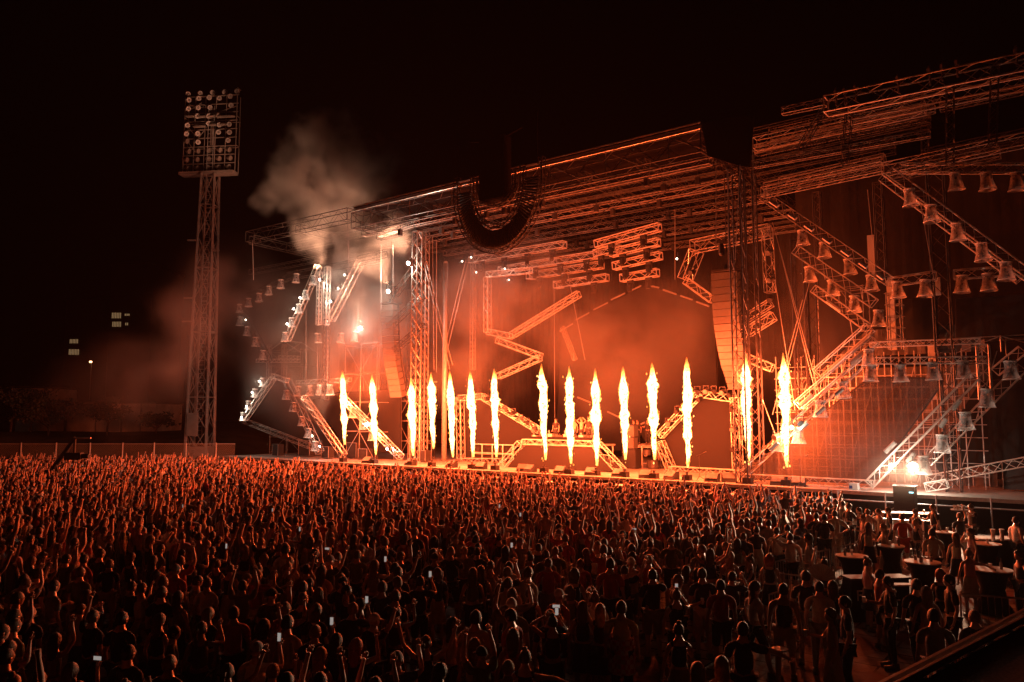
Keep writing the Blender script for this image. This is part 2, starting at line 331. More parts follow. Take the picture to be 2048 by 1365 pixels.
# dark amplifier box hanging on the front edge at the right and subwoofers on the ground below the deck
o=empty('rack_case',P(-7.3,-.45,.55)); tag(o,'tall black equipment case standing against the right deck edge','equipment case'); b=MB(); b.sbx(-7.7,-6.85,-.9,-.25,.5,DZ+.42); b.build('shell','black',o); b=MB(); b.sbx(-7.05,-6.88,-.925,-.902,DZ+.12,DZ+.17); b.build('status_light',mat('cyan_status',(.1,.3,.4),.3,emit=(.35,.9,1),es=3),o); b=MB(); [b.sbx(-7.74,-6.81,-.93,-.22,z,z+.04) for z in (.55,DZ+.38)]; b.build('edge_frame','steel',o)
for i,a in enumerate((-45.5,-40.6,-36.8,-33.2,-30.2,-27.4,-24.6,-22.0,-18.4,-16.0,-13.4)):
    o=empty('subwoofer',P(a,-.8,0)); tag(o,'black subwoofer stack on the ground before the deck, %s from the left'%ORD[i],'subwoofer','subwoofers before the stage front')
    b=MB(); b.sbx(a-.65,a+.65,-1.15,-.4,.02,1.22); b.build('cabinet','black',o)
    b=MB(); [b.sbx(a-.6,a+.6,-1.175,-1.152,z,z+.52) for z in (.07,.65)]; b.build('grille','speaker',o)
# pale crowd barrier with step behind it
bt=0
for i in range(26):
    a=-61+i*2.12
    if i in (): continue
    o=empty('crowd_barrier',P(a,-6.7,0)); tag(o,'pale steel crowd barrier panel with a step in the row before the stage','barrier','crowd barriers before the stage')
    b=MB(); b.sbx(a,a+2.06,-6.75,-6.70,.1,1.08); b.build('panel','steel',o)
    b=MB(); b.sbx(a,a+2.06,-6.82,-6.66,1.08,1.14); b.build('top_rail','steel',o)
    b=MB(); b.sbx(a,a+2.06,-6.66,-5.9,.12,.2); b.build('step','alu_dull',o)
for i,(a,t,w,h) in enumerate([(-30,-2.0,1.8,1.2),(-24.5,-1.9,2.6,1.25),(-20.3,-1.9,2.2,1.3),(-17.5,-1.9,2.4,1.22),(-14.4,-1.7,2.2,1.18),(-11.2,-1.7,1.8,1.2)]):
    o=empty('camera_platform',P(a,t,0)); tag(o,'flat pale topped platform in the pit before the stage, %s from the left'%ORD[i],'platform','pale platforms in the pit')
    b=MB(); b.sbx(a-w/2,a+w/2,t-.38,t+.38,h-.06,h); b.build('top','tape',o)
    for x in (-1,1):
        for y in (-1,1):
            b=MB(); b.tube(P(a+x*(w/2-.06),t+y*.3,0),P(a+x*(w/2-.06),t+y*.3,h-.06),.025,5); b.build('leg','steel',o)
# ================================================================ roof
rf=empty('stage_roof',P(-31,0,19)); tag(rf,'flat black stage roof carried by long aluminium trusses with a bright front edge','stage roof')
def rt(a0,t0,z0,a1,t1,z1,w=.6,m='alu_dull',name='truss',**k):
    b=MB(); truss(b,P(a0,t0,z0),P(a1,t1,z1),w,**k); return b.build(name,m,rf)
AL,AR=-45.3,-16.7
b=MB(); b.tube(P(AL,-.1,21.05),P(AR,-.1,21.05),.05,6); b.tube(P(AL,-.05,20.75),P(AR,-.05,20.75),.07,6); b.build('front_edge_rail','alu',rf)
b=MB(); b.sbx(AL,AR,0.1,22,21.0,21.12); b.build('canopy','canopy',rf)
rt(AL,.5,20.0,AR,.5,20.0,1.2,'black_steel',name='front_girder',rc=.04,rd=.025)
for i,t in enumerate(np.linspace(1.2,20,13)):
    rt(AL,t,19.25,AR,t,19.25,.45,'alu_dull' if i%3==0 else 'dim_alu',bay=.8,rc=.03)
for a in np.linspace(AL,AR,8): rt(a,.6,19.8,a,21,19.8,.5,'black_steel',name='cross_truss',bay=.9)
for a in np.linspace(AL+2,AR-2,7):
    b=MB(); b.tube(P(a,.1,20.9),P(a,.1,19.3),.04,5); b.tube(P(a+.4,.1,20.5),P(a+2.2,.1,19.5),.035,5); b.build('bracket','dim_alu',rf)
# cable festoons and motors under the roof
for i in range(70):
    a=random.uniform(AL+1,AR-1); t=random.choice(np.linspace(1.2,20,13)); b=MB(); z=18.95
    b.sbx(a-.13,a+.13,t-.13,t+.13,z-.45,z); b.tube(P(a,t,z),P(a,t,19.3),.03,4); b.build('chain_hoist','black_steel',rf)
for i in range(18):
    a=random.uniform(AL+1,AR-6); t=random.uniform(1,18); L_=random.uniform(2,6); b=MB()
    b.poly([P(a+L_*k/8,t,18.95-.7*math.sin(math.pi*k/8)*random.uniform(.8,1.2)) for k in range(9)],.03,4); b.build('cable','black',rf)
# ---- left wing roof
lw=empty('wing_roof',P(-55,0,19.5)); tag(lw,'left wing roof of long lattice trusses fading into the dark','stage roof')
for (a0,t0,z0,a1,t1,z1,w) in [(-58.7,0,20.6,-45.4,0,20.5,.9),(-58.5,4,20.4,-45.4,4,20.3,.7),(-58.5,8,20.3,-45.4,8,20.2,.7),(-58.5,0,20.4,-58.5,10,20.2,.7),(-57,3,17.4,-45.4,3,17.5,.6),(-52,0,20.4,-52,10,20.2,.6)]:
    b=MB(); truss(b,P(a0,t0,z0),P(a1,t1,z1),w,rc=.035); b.build('truss','dim_alu',lw)
# ---- right wing roof (taller grid running out of the picture)
rw=empty('wing_roof',P(-6,0,19.5)); tag(rw,'right wing roof of many parallel lattice trusses above the bell lamps','stage roof')
def q2(px0,py0,px1,py1,t,w,m='alu',**k):
    b=MB(); truss(b,S(px0,py0,t),S(px1,py1,t),w,**k); return b.build('truss',m,rw)
q2(1652,213,2110,117,0,.8,rc=.04,rd=.022); q2(1700,232,2110,148,1.5,.7,rc=.04); q2(1565,223,1652,205,.2,.35,'alu_dull')
q2(1510,289,1850,215,2,.6); q2(1512,302,1860,228,3.4,.5,'alu_dull'); q2(1530,312,1860,244,5,.5,'black_steel'); q2(1505,318,1860,240,1.5,.3,'dim_alu'); q2(1500,268,1700,222,3,.4,'dim_alu'); q2(1500,345,1790,285,4,.4,'dim_alu'); q2(1510,358,1790,300,6,.4,'dim_alu'); q2(1540,270,1880,192,7,.5,'alu_dull')
q2(1508,298,1870,218,2.6,.35,'alu_dull'); q2(1510,331,1860,268,1.0,.3,'alu_dull')
q2(1525,386,1765,335,2.2,.5); q2(1530,377,1765,325,3.4,.5,'alu_dull'); q2(1560,366,1770,318,5,.5,'alu_dull')
q2(1765,340,2110,268,1.6,.55); q2(1780,352,2000,305,3,.5,'alu_dull'); q2(1850,310,2110,258,5,.5,'black_steel'); q2(1880,215,2110,165,3,.4,'alu_dull')
for (x,y,x2,y2,t) in [(1652,213,1600,300,1),(1900,170,1900,330,0),(1700,200,1690,330,1),(1990,135,1985,290,0),(1850,210,1850,320,3)]:
    b=MB(); truss(b,S(x,y,t),S(x2,y2,t),.3); b.build('hanger','black_steel',rw)
for px,py in [(1690,196),(1712,190),(1797,172),(1885,148),(1915,140),(2034,118),(1860,156),(1673,199)]:
    c=S(px,py,0); b=MB(); b.tube(c-Zv*.35,c+Zv*.25,.05,5); b.lathe([(.10,0),(.14,.22),(.05,.4)],c+Zv*.2,6); b.build('beacon','black_steel',rw)
# black side banner between the two roofs
b=MB(); b.prism([S(1402,246,-.2),S(1508,230,-.2),S(1500,335,-.2),S(1480,333,-.2),S(1415,312,-.2)],Nv*.06); tag(b.build('side_banner','cloth_black'),'plain black banner sheet hanging where the two roofs meet','banner')
# ================================================================ masts
def mast(px,y0,y1,t,w,m,label,name='truss_mast',z0=DZ):
    p=S(px,y1,t); a=p.dot(Uv); z1=S(px,y0,t).z
    zb=z0 if y1>890 else p.z
    b=MB(); truss(b,P(a,t,zb),P(a,t,z1),w,rc=.045,rd=.02); tag(b.build(name,m),label,'mast','tall lattice masts')
MAST=[(1488,335,950,.9,.62,'black_steel','left dark lattice mast of the pair beside the right line array'),(1514,345,950,1.9,.62,'black_steel','right dark lattice mast of the pair beside the right line array'),
(1609,478,835,4,.62,'black_steel','dark lattice mast rising left of the right triangle screen'),(1632,560,800,4.5,.55,'black_steel','dark lattice mast nearly touching the right triangle screen'),
(1890,330,705,2.6,.7,'black_steel','dark lattice mast in front of the wide right screens'),(1906,700,935,2.4,.6,'black_steel','lower dark lattice mast behind the far right slanting truss'),
(1972,690,800,4,.5,'alu_dull','short lattice mast under the far right platform'),(1765,365,565,9,.45,'black_steel','thin mast hanging before the red right drape'),(1640,385,545,10,.4,'black_steel','faint thin mast deep behind the upper right slanting truss'),
(829,465,920,2.2,.5,'alu_dull','lattice mast just right of the left line array'),(847,465,915,4.5,.4,'alu_dull','slimmer lattice mast behind the third flame jet'),(945,505,740,9,.3,'alu_dull','faint lattice mast in the orange smoke left of centre'),
(652,535,650,1,.35,'alu','short bright lattice mast beside the floodlit left truss'),(637,545,650,1.6,.3,'alu','narrow floodlit lattice mast left of a twin'),(650,640,800,3,.4,'black_steel','dark lattice mast below the floodlit left truss'),(537,690,760,4,.3,'alu_dull','left leg mast under the small gabled frame'),(567,690,760,4,.3,'alu_dull','right leg mast under the small gabled frame'),(1073,505,560,14,.35,'black_steel','faint mast hanging behind the lamp bars')]
for m_ in MAST: mast(*m_)
p=S(888,920,6); b=MB(); a=p.dot(Uv); b.tube(P(a,6,DZ),P(a,6,S(888,527,6).z),.2,12); b.lathe([(.2,0),(.14,.12),(.02,.16)],P(a,6,S(888,527,6).z),12); tag(b.build('smooth_column','steel',smooth=True),'smooth round pale column rising in the smoke behind the flames','column')
for i,(x,y0,y1,t,l) in enumerate([(1650,600,835,6.5,'broad pale upright post left of the right triangle screen'),(1786,560,700,4,'broad pale upright post at the right screen corner'),(1868,690,800,5,'pale upright post under the far right platform'),(1745,470,570,6,'pale upright post between the two upper bell rows'),(1874,555,590,4,'short pale post under the second bell truss')]):
    a0=S(x,y1,t).dot(Uv); b=MB(); z0=DZ if y1>820 else S(x,y1,t).z; b.sbx(a0-.17,a0+.17,t,t+.25,z0,S(x,y0,t).z); tag(b.build('upright_post','tape'),l,'post')
# ================================================================ outline trusses of the set
def T(x0,y0,x1,y1,t,label,w=.42,m='alu',t1=None,**k):
    return truss_obj(S(x0,y0,t),S(x1,y1,t if t1 is None else t1),label,None,w,m,**k)
TR=[(975,555,975,665,7,'upright truss in the smoke left of centre'),(975,550,1062,541,7,'level truss meeting the top of the upright smoke truss'),(977,664,1022,673,7,'short truss at the foot of the upright smoke truss'),
(1022,672,1158,588,7,'long truss slanting up right through the centre smoke'),(995,681,1082,713,7,'truss slanting down right behind the eighth flame'),(1080,716,997,753,7,'truss slanting down left just above the eighth flame'),
(1385,494,1540,462,4,'level truss above the right line array',.7),(1393,502,1370,560,4,'steep double truss at the left end of the level truss',.7),(1372,562,1424,600,4,'short truss slanting down behind the right line array'),
(1534,458,1540,585,4,'upright truss right of the twin masts',.5),(1480,645,1542,606,3.4,'short truss crossing the twin masts, upper one'),(1484,672,1547,632,3.2,'short bright truss crossing the twin masts, lower one',.5),(1492,715,1545,737,3,'small truss poking out below the twin masts crossing'),
(1527,392,1778,562,1.6,'longest upper truss slanting down right from the roof corner',.5),(1592,500,1748,607,2.2,'truss parallel to and below the longest upper slanting truss',.5),(1628,578,1738,657,2.4,'upper edge truss of the right triangle screen'),
(1740,655,1634,748,2.4,'lower edge truss of the right triangle screen',.5),(1750,680,1597,812,1.8,'truss parallel to the triangle screen lower edge',.5),(1778,345,2075,565,.9,'far right double truss slanting down, upper bar',.5),(1765,355,2040,560,1.8,'far right double truss slanting down, lower bar'),
(1800,337,2110,337,1.2,'level truss carrying the top right row of bells'),(1778,565,1872,552,2.4,'level truss carrying two bells right of centre'),(1908,550,2010,543,2.4,'level truss carrying two bells at the far right'),
(1485,950,1725,724,1.0,'long truss climbing right from the stage floor with bells',.4),(1740,690,1960,682,2.6,'platform edge truss above the wide mesh screen',.25),(1745,722,1975,720,1.6,'level truss carrying the bell row over the mesh screen',.3),
(1740,968,1950,752,.7,'bright diagonal truss right of the mesh screen'),(1855,925,2045,735,1.5,'diagonal bell truss at the far right'),(1855,960,2100,915,2.5,'low truss rising gently at the far right',.4),(1852,975,1895,968,1.4,'short low truss stub behind the white floodlights',.4),
(1487,956,1745,970,1.2,'low truss along the floor below the mesh screen',.38),(2045,700,1990,745,3,'short truss slanting near the right picture edge'),
(920,795,922,918,6.8,'upright truss at the left pentagon screen',.45),(918,797,967,793,6.8,'top truss of the left pentagon screen'),(967,795,1080,862,6.8,'sloping truss of the left pentagon screen carrying lamps'),(925,922,1002,923,6.6,'floor truss of the left pentagon screen',.38),
(1320,872,1397,790,7.6,'sloping truss of the right pentagon screen carrying lamps',.45),(1397,788,1468,798,7.6,'top truss of the right pentagon screen'),(1471,796,1476,942,7.6,'upright truss at the right pentagon screen',.5),(1320,884,1342,937,7.6,'lower left truss of the right pentagon screen',.5),(1340,939,1476,947,6.6,'floor truss of the right pentagon screen',.38),
(1047,884,1191,888,3.5,'top truss of the DJ booth',.34),(1043,887,1005,934,3.3,'left sloping truss of the DJ booth',.5),(1194,890,1244,944,3.3,'right sloping truss of the DJ booth',.5),
(502,545,645,517,3,'faint long truss below the left wing roof',.45,'dim_alu'),(478,604,598,545,2.5,'faint truss carrying the dim bell row at far left',.42,'dim_alu'),(483,614,538,722,2.5,'faint truss slanting down right at far left',.42,'dim_alu'),(637,532,575,680,1.2,'floodlit white truss slanting down left carrying bells'),
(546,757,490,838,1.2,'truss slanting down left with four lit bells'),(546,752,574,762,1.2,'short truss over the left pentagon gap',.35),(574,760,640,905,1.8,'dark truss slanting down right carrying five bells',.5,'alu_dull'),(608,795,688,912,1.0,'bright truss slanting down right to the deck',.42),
(488,842,620,893,2.5,'low dim truss slanting down right at far left',.4,'alu_dull'),(690,800,802,915,1.4,'truss slanting down right behind the first flames'),(662,640,722,522,2.5,'long pale truss slanting up right in the left smoke',.5),(720,520,770,508,2.5,'faint level truss in the white smoke',.5,'dim_alu'),
(790,590,845,517,2.6,'truss slanting up right beside the left masts',.42,'dim_alu'),(778,655,845,592,2.6,'middle truss slanting up right beside the left masts',.42,'dim_alu'),(790,700,848,652,2.6,'lower truss slanting up right beside the left masts',.42,'dim_alu'),(515,722,598,722,4,'small level truss under the gabled frame',.3),(560,715,598,716,4.5,'tiny level truss inside the gabled frame',.3),
(595,765,700,760,3.5,'thin level truss above the four bell row',.3),(1125,655,1150,720,8,'thin hanging truss at the back wall left corner',.25,'alu_dull'),(760,470,835,445,2,'thin truss under the roof left corner',.35)]
for r in TR: T(*r[:6],*(r[6:7] or ()),**({'m':r[7]} if len(r)>7 else {}))
# hanging lamp bars in the centre
LB=[(942,521,1130,489,9),(1000,541,1200,509,9.6),(1056,553,1205,530,10.2),(1110,571,1215,555,10.8),(1192,489,1320,454,7.5),(1222,507,1318,484,8),(1228,533,1322,511,8.5),(1243,557,1316,545,9),(1052,532,1110,522,11),(1190,508,1240,496,9)]
for i,(x0,y0,x1,y1,t) in enumerate(LB):
    p0,p1=S(x0,y0,t),S(x1,y1,t); o=empty('lamp_bar',(p0+p1)/2); tag(o,'hanging aluminium lamp bar with dark moving lamps, %s of the centre cluster'%ORD[i],'lamp bar','hanging lamp bars over the centre stage')
    b=MB(); truss(b,p0,p1,.5,rc=.04,rd=.022,bay=.7); b.build('truss','alu',o)
    n=max(2,int((p1-p0).length/1.9))
    for k in range(n):
        c=p0.lerp(p1,(k+.5)/n)-Zv*.35; b=MB(); b.sbx(0,0,0,0,0,0); b=MB(); b.box(c,Uv*.2,Nv*.16,Zv*.09); b.box(c-Zv*.28-Uv*.2,Uv*.03,Nv*.06,Zv*.22); b.box(c-Zv*.28+Uv*.2,Uv*.03,Nv*.06,Zv*.22); b.tube(c-Zv*.2,c-Zv*.72+Nv*-.12,.13,8,.17); b.build('moving_lamp','black',o)
    for k in (0.1,.9): b=MB(); c=p0.lerp(p1,k); b.tube(c,c+Zv*(19.1-c.z),.015,3); b.build('hanger','black_steel',o)
# ================================================================ screens
def scr(pts,t,label,m='screen',th=.12,name='led_screen'):
    q=[S(x,y,t) for x,y in pts]; o=empty(name,sum(q,Vector())/len(q)); tag(o,label,'screen')
    b=MB(); b.prism(q,Nv*th); b.build('panel',m,o)
    b=MB(); e=[p+Nv*(th+.02) for p in q]
    for i in range(len(e)): b.tube(e[i],e[(i+1)%len(e)],.05,4)
    b.build('frame','black_steel',o); return o
scr([(927,800),(965,797),(1078,864),(1074,881),(1044,883),(1003,919),(925,917)],7.2,'left pentagon screen, blank, behind the fifth to eighth flames')
scr([(1328,880),(1399,797),(1466,803),(1472,941),(1345,934)],8.0,'right pentagon screen, blank, behind the thirteenth flame')
scr([(1047,892),(1190,896),(1240,944),(1014,936)],3.4,'blank screen filling the front of the DJ booth')
scr([(1290,572),(1427,613),(1440,900),(1300,900),(1281,867),(1255,900),(1110,900),(1125,655)],16,'great blank house-shaped back screen behind the booth')
scr([(1487,958),(1500,935),(1740,755),(1885,757),(1884,768),(1742,967)],2.4,'wide see-through mesh screen low on the right','mesh_screen',.04,'mesh_screen')
scr([(1637,592),(1733,658),(1640,740)],3.4,'right triangle screen, blank and brick red')
scr([(1790,600),(1872,598),(1874,682),(1792,686)],5,'square blank screen between post and dark mast')
scr([(1912,598),(2130,585),(2130,672),(1912,680)],4.5,'wide dark screen at the right picture edge','screen_dark')
scr([(1960,765),(2160,740),(2160,905),(1880,945),(1862,920)],5,'big dark screen behind the far right bells','screen_dark')
scr([(558,765),(680,905),(620,885),(500,842)],4.2,'dark slanting screen behind the left bells','screen_dark')
scr([(675,785),(800,780),(800,905),(700,905),(625,800)],4.5,'dark screen behind the first two flames','screen_dark')
# unlit strip lights edging the great back screen and other frames
STR=[(1120,663,1145,648),(1152,640,1178,626),(1187,620,1215,606),(1222,600,1250,587),(1257,584,1282,572),(1297,571,1318,576),(1326,580,1353,589),(1361,592,1385,600),(1393,604,1418,613),(1155,795,1182,806),(1215,824,1240,836),(1262,858,1290,845)]
for i,(x0,y0,x1,y1) in enumerate(STR):
    b=MB(); b.tube(S(x0,y0,15.7),S(x1,y1,15.7),.07,5); tag(b.build('strip_light','strip'),'unlit strip light edging the great back screen, %s of twelve'%ORD[i],'strip light','unlit strip lights')
for i,(x0,y0,x1,y1,t) in enumerate([(1540,402,1556,413,1.3),(1578,428,1592,438,1.3),(1610,450,1626,461,1.3),(1647,475,1662,486,1.3),(1684,500,1700,511,1.3),(1720,525,1734,535,1.3),(1756,549,1768,558,1.3),(1655,602,1683,622,2.1),(1745,668,1702,706,2.1),(1693,714,1660,742,2.1),(1738,694,1700,726,1.5),(1600,812,1625,790,1.5),(1770,905,1790,885,1.2),(1905,820,1920,800,1.2),(1880,855,1892,838,1.2),(1815,925,1828,908,1.2),(1670,790,1685,778,.7),(1632,830,1648,815,.7),(1600,860,1615,846,.7),(1540,900,1556,886,.7)]):
    b=MB(); b.tube(S(x0,y0,t-.3),S(x1,y1,t-.3),.11,6); tag(b.build('strip_light','strip'),'stubby unlit tube light clamped on the right trusses, %s in reading order'%ORD[i],'strip light','unlit tube lights on the right trusses')
# ================================================================ drapes behind
def drape(a0,a1,t,z0,z1,label,m='cloth_black',fold=1.0):
    n=int((a1-a0)*5); v=[];f=[]
    for i in range(n+1):
        a=a0+(a1-a0)*i/n; o_=fold*(.05*math.sin(i*1.9)+.03*random.uniform(-1,1))
        for z in (z0,z1): v.append(P(a,t+o_,z))
        v.append(P(a,t+o_+.05,z0)); v.append(P(a,t+o_+.05,z1))
    for i in range(n):
        k=i*4; f+=[(k,k+4,k+5,k+1),(k+2,k+3,k+7,k+6)]
    f+=[(0,1,3,2),(n*4,n*4+2,n*4+3,n*4+1)]
    b=MB(); b.add(v,f); tag(b.build('backdrop_curtain',m),label,'curtain')
drape(-50,-15,20.5,DZ,19.5,'tall black backdrop curtain at the back of the main stage'); drape(-15.4,12,12,DZ,20.5,'dark red lit curtain behind the upper right trusses',fold=.15); drape(-62,-50.5,13,DZ,17,'dark curtain behind the left bell trusses')
drape(-12.4,-4.5,5.5,8.2,9.6,'bunched pale cloth under the right platform','drape')
# scaffold behind the mesh screen
sc=empty('scaffold_tower',P(-10,5.5,DZ)); tag(sc,'dense scaffolding frame seen through the mesh screen','scaffold')
for a in np.arange(-14.5,-4.4,.7):
    b=MB(); b.tube(P(a,4.4,DZ),P(a,4.4,8.3),.03,4); b.tube(P(a,6,DZ),P(a,6,8.3),.03,4); b.build('upright','steel',sc)
for z in np.arange(2.1,8.2,.62):
    b=MB(); b.tube(P(-14.6,4.36,z),P(-4.5,4.36,z),.026,4); b.tube(P(-14.6,6,z+.1),P(-4.5,6,z+.1),.026,4); b.build('ledger','steel',sc)
for k in range(6): b=MB(); b.tube(P(-14.4+k*1.7,4.3,DZ+.2),P(-12.4+k*1.7,4.3,8.1),.025,4); b.build('diagonal','steel',sc)
drape(-14.8,-4.4,6.4,DZ,7.6,'pale sheet behind the scaffolding','drape',fold=.4)
def scaff(a0,a1,t0,t1,z0,z1,label,na,nz,m='alu_dull',name='scaffold_tower'):
    o=empty(name,P((a0+a1)/2,(t0+t1)/2,z0)); tag(o,label,'scaffold'); A=np.linspace(a0,a1,na); Zs=np.linspace(z0,z1,nz)
    for a in A:
        for t in (t0,t1): b=MB(); b.tube(P(a,t,z0),P(a,t,z1),.035,5); b.build('upright',m,o)
    for z in Zs[1:]:
        b=MB()
        for t in (t0,t1): b.tube(P(a0-.1,t,z-.05),P(a1+.1,t,z-.05),.028,4)
        for a in A: b.tube(P(a,t0-.1,z-.12),P(a,t1+.1,z-.12),.028,4)
        b.build('ledger',m,o)
    for i in range(na-1):
        for j in range(nz-1):
            b=MB(); x=(i+j)%2; b.tube(P(A[i+x],t0-.05,Zs[j]),P(A[i+1-x],t0-.05,Zs[j+1]-.05),.024,4); b.build('diagonal',m,o)
    return o
p=S(715,905,4); a0=p.dot(Uv); scaff(a0-.8,a0+3.0,3.2,5.2,DZ,S(715,690,4).z,'pale scaffold tower behind the second flame jet',3,5)
p=S(800,905,5); a0=p.dot(Uv); scaff(a0-.2,a0+2.0,5,6.5,DZ,S(800,800,5).z,'lower scaffold frame behind the third flame jet',3,4)
gp=scaff(S(537,760,4).dot(Uv),S(600,760,4).dot(Uv),4,6,S(537,760,4).z,S(537,702,4).z,'open scaffold frame with a small gabled top at far left',3,3,name='gabled_frame')
b=MB(); pk=S(567,682,4)
for t in (0,2): b.poly([S(533,706,4)+Nv*t,pk+Nv*t,S(601,706,4)+Nv*t],.05,5)
b.tube(pk,pk+Nv*2,.05,5); b.build('gable','steel',gp)
scaff(-5.6,6,3.6,6,S(1890,706,4).z-.1,S(1890,682,4).z+.1,'open platform frame under the wide dark right screen',7,2,name='platform_frame')
scaff(-13.2,-10.6,8,9.5,DZ,12.5,'dim scaffold tower left of the triangle screen',3,6,'alu_dull')
p=S(1790,700,3.4); scaff(p.dot(Uv)-.25,p.dot(Uv)+.35,3.2,3.8,p.z,S(1790,585,3.4).z,'narrow ladder scaffold beside the single bell at the corner',2,6,name='ladder_frame')
scaff(-62,-52,5,7,DZ,4.8,'low scaffold bays at the dark far left of the stage',5,3,'alu_dull')
# guy wires
WR=[(1545,445,1650,830,2),(1552,470,1640,820,2.3),(1550,560,1590,820,2.6),(1620,560,1560,800,2.6),(1605,600,1545,830,2.8),(1525,800,1575,935,2),(1840,400,1868,560,1),(1432,320,1432,500,0),(1456,340,1456,540,0),(845,515,900,740,3),(850,515,905,730,3),(938,520,890,720,6),(932,520,888,700,6),(762,490,762,620,2),(786,490,786,590,2),(865,470,868,740,5),(873,480,873,745,5),(1108,560,1110,900,12),(1130,520,1170,720,10),(635,660,635,780,3),(655,660,655,790,3),(612,620,612,770,3),(1350,420,1350,560,3),(1405,300,1480,345,0.5),(1382,385,1480,345,1),(1505,300,1512,560,-.3),(1480,330,1470,520,-.3),(505,480,507,560,0),(695,430,697,540,0),(1640,480,1650,560,3),(1700,640,1710,700,3),(1735,380,1745,480,5)]
for i,(x0,y0,x1,y1,t) in enumerate(WR):
    b=MB(); b.tube(S(x0,y0,t),S(x1,y1,t),.022,4); tag(b.build('guy_wire','steel'),'thin taut steel wire strung between the stage masts and trusses','wire','thin taut wires and cables')
# ================================================================ bell-shaped rain covers over moving lamps
def bell_proto():
    r=empty('covered_lamp',(0,0,0))
    b=MB(); n=20; prof=[(.18,0),(.30,-.02),(.31,-.05),(.27,-.07),(.28,-.30),(.33,-.60),(.40,-.86),(.43,-.92)]
    for pr in (prof,):
        vs=[]
        for k,(rr,h) in enumerate(pr):
            for i in range(n):
                t=2*math.pi*i/n; q=rr*(1+.05*math.sin(3*t+k)*(k>3)); vs.append((q*math.cos(t),q*math.sin(t),h+.03*math.sin(2*t+1)*(k>6)))
        b.add(vs,[(k*n+i,k*n+(i+1)%n,(k+1)*n+(i+1)%n,(k+1)*n+i) for k in range(len(pr)-1) for i in range(n)])
    b.build('rain_cover','plastic',r,smooth=True)
    b=MB(); b.lathe([(.42,-.935),(.44,-.92),(.43,-.90)],n=n,cap=False); b.build('cover_hem','white',r)
    b=MB(); b.lathe([(.29,-.005),(.31,.0),(.31,.05),(.25,.07),(.02,.075)],n=16); b.build('top_collar','tape',r)
    b=MB(); b.box((0,0,-.12),Vector((.17,0,0)),Vector((0,.14,0)),Vector((0,0,.09))); b.tube((0,0,-.05),(0,0,.22),.04,6); b.build('lamp_base','black',r)
    b=MB()
    for s in (-1,1): b.box((.19*s,0,-.38),Vector((.025,0,0)),Vector((0,.06,0)),Vector((0,0,.2)))
    b.build('yoke','black_steel',r)
    h=MB(); h.lathe([(.09,-.30),(.15,-.36),(.16,-.62),(.19,-.70),(.19,-.76)],n=12); h.build('lamp_head','black',r)
    b=MB(); b.lathe([(.17,-.762),(.15,-.775),(.05,-.785)],n=12); b.build('lens','lampglass',r)
    return r
BP=bell_proto(); BUSED=[0]
def copytree(o,parent=None):
    c=o.copy(); COL.objects.link(c)
    if parent is not None: c.parent=parent
    for ch in o.children: copytree(ch,c)
    return c
def bell(px,py,t,label,group,lit=0,sc=1.0,rz=None):
    o=BP if not BUSED[0] else copytree(BP); BUSED[0]=1
    if lit and o is BP: raise SystemError
    p=S(px,py,t); o.location=p; o.rotation_euler=(random.uniform(-.06,.06),random.uniform(-.06,.06),random.uniform(0,6.28) if rz is None else rz); o.scale=(sc*.84,)*3
    tag(o,label,'covered lamp',group); WLOC[o]=p
    return o
def lit_lamp(px,py,t,label,power=160,r=.16,m='lamp_on',col=(1,.92,.78),long=.0):
    c=S(px,py,t); o=empty('floodlight',c); tag(o,label,'floodlight'); d=(-Nv*.85+Uv*.15-Zv*.25).normalized()
    b=MB(); b.tube(c+d*.02,c-d*.32,r*1.12,10,r*.7); b.build('housing','black',o)
    b=MB(); b.tube(c+d*.03,c+d*.06,r,12,r*.9); b.build('lens',m,o)
    b=MB(); b.tube(c-d*.2,c-d*.2+Zv*.4,.03,5); b.build('bracket','black_steel',o)
    pt_light('floodlight_glow',c+d*.28,col,power,.08,o)
    if px in (1783,1826): spot('floodlight_beam',c+d*.3,G(1740,1300,0),(1,.58,.34),11000 if px==1826 else 4500,62,o,.9)
    if px in (777,722,640,817): spot('floodlight_beam',c+Zv*.45+d*.1,S(*{777:(690,420),722:(660,330),640:(600,360),817:(760,430)}[px],4),(1,.46,.26),1200 if px==722 else 11000,50,o,.6)
def row(pts,t,where,grp,sc=1.0):
    for i,(x,y) in enumerate(pts): bell(x,y,t,'%s %s'%('bell-shaped clear lamp cover,' ,'%s %s'%(ORD[i],where)),grp,sc=sc)
B_='bell-shaped clear plastic covers over hanging lamps'
row([(1910,347),(1972,347),(2033,347)],1.0,'from the left under the top right level truss',B_)
row([(1818,380),(1862,412),(1914,448),(1963,488),(2012,526)],.7,'down the far right double slanting truss',B_)
row([(1604,462),(1648,487),(1697,520),(1742,552)],2.6,'down below the longest upper slanting truss',B_)
row([(1618,535),(1664,562),(1709,594)],2.8,'down below the second slanting truss',B_)
row([(1794,565),(1850,562)],2.2,'along the level truss beside the square screen',B_)
row([(1924,553),(1975,549)],2.2,'along the level truss at the far right edge',B_)
row([(1757,622)],2.6,'above the corner of the triangle screen',B_)
row([(1741,731),(1800,731),(1865,727),(1926,723),(2020,724)],1.2,'from the left over the wide mesh screen',B_)
row([(1737,700),(1684,765),(1640,803),(1597,856),(1555,872)],.8,'down the truss climbing from the stage floor',B_)
row([(1974,780),(1930,826),(1884,872),(1846,914)],1.2,'down the far right diagonal truss',B_)
row([(593,549),(562,561),(538,574),(518,588),(497,598),(479,610)],2.3,'leftwards along the dim far left row',B_,.95)
row([(480,635),(495,655),(511,676),(526,702)],2.3,'down the faint far left truss',B_,1.0)
row([(627,553),(612,582),(598,610),(583,637),(570,666)],1.0,'down the floodlit white truss',B_,.95)
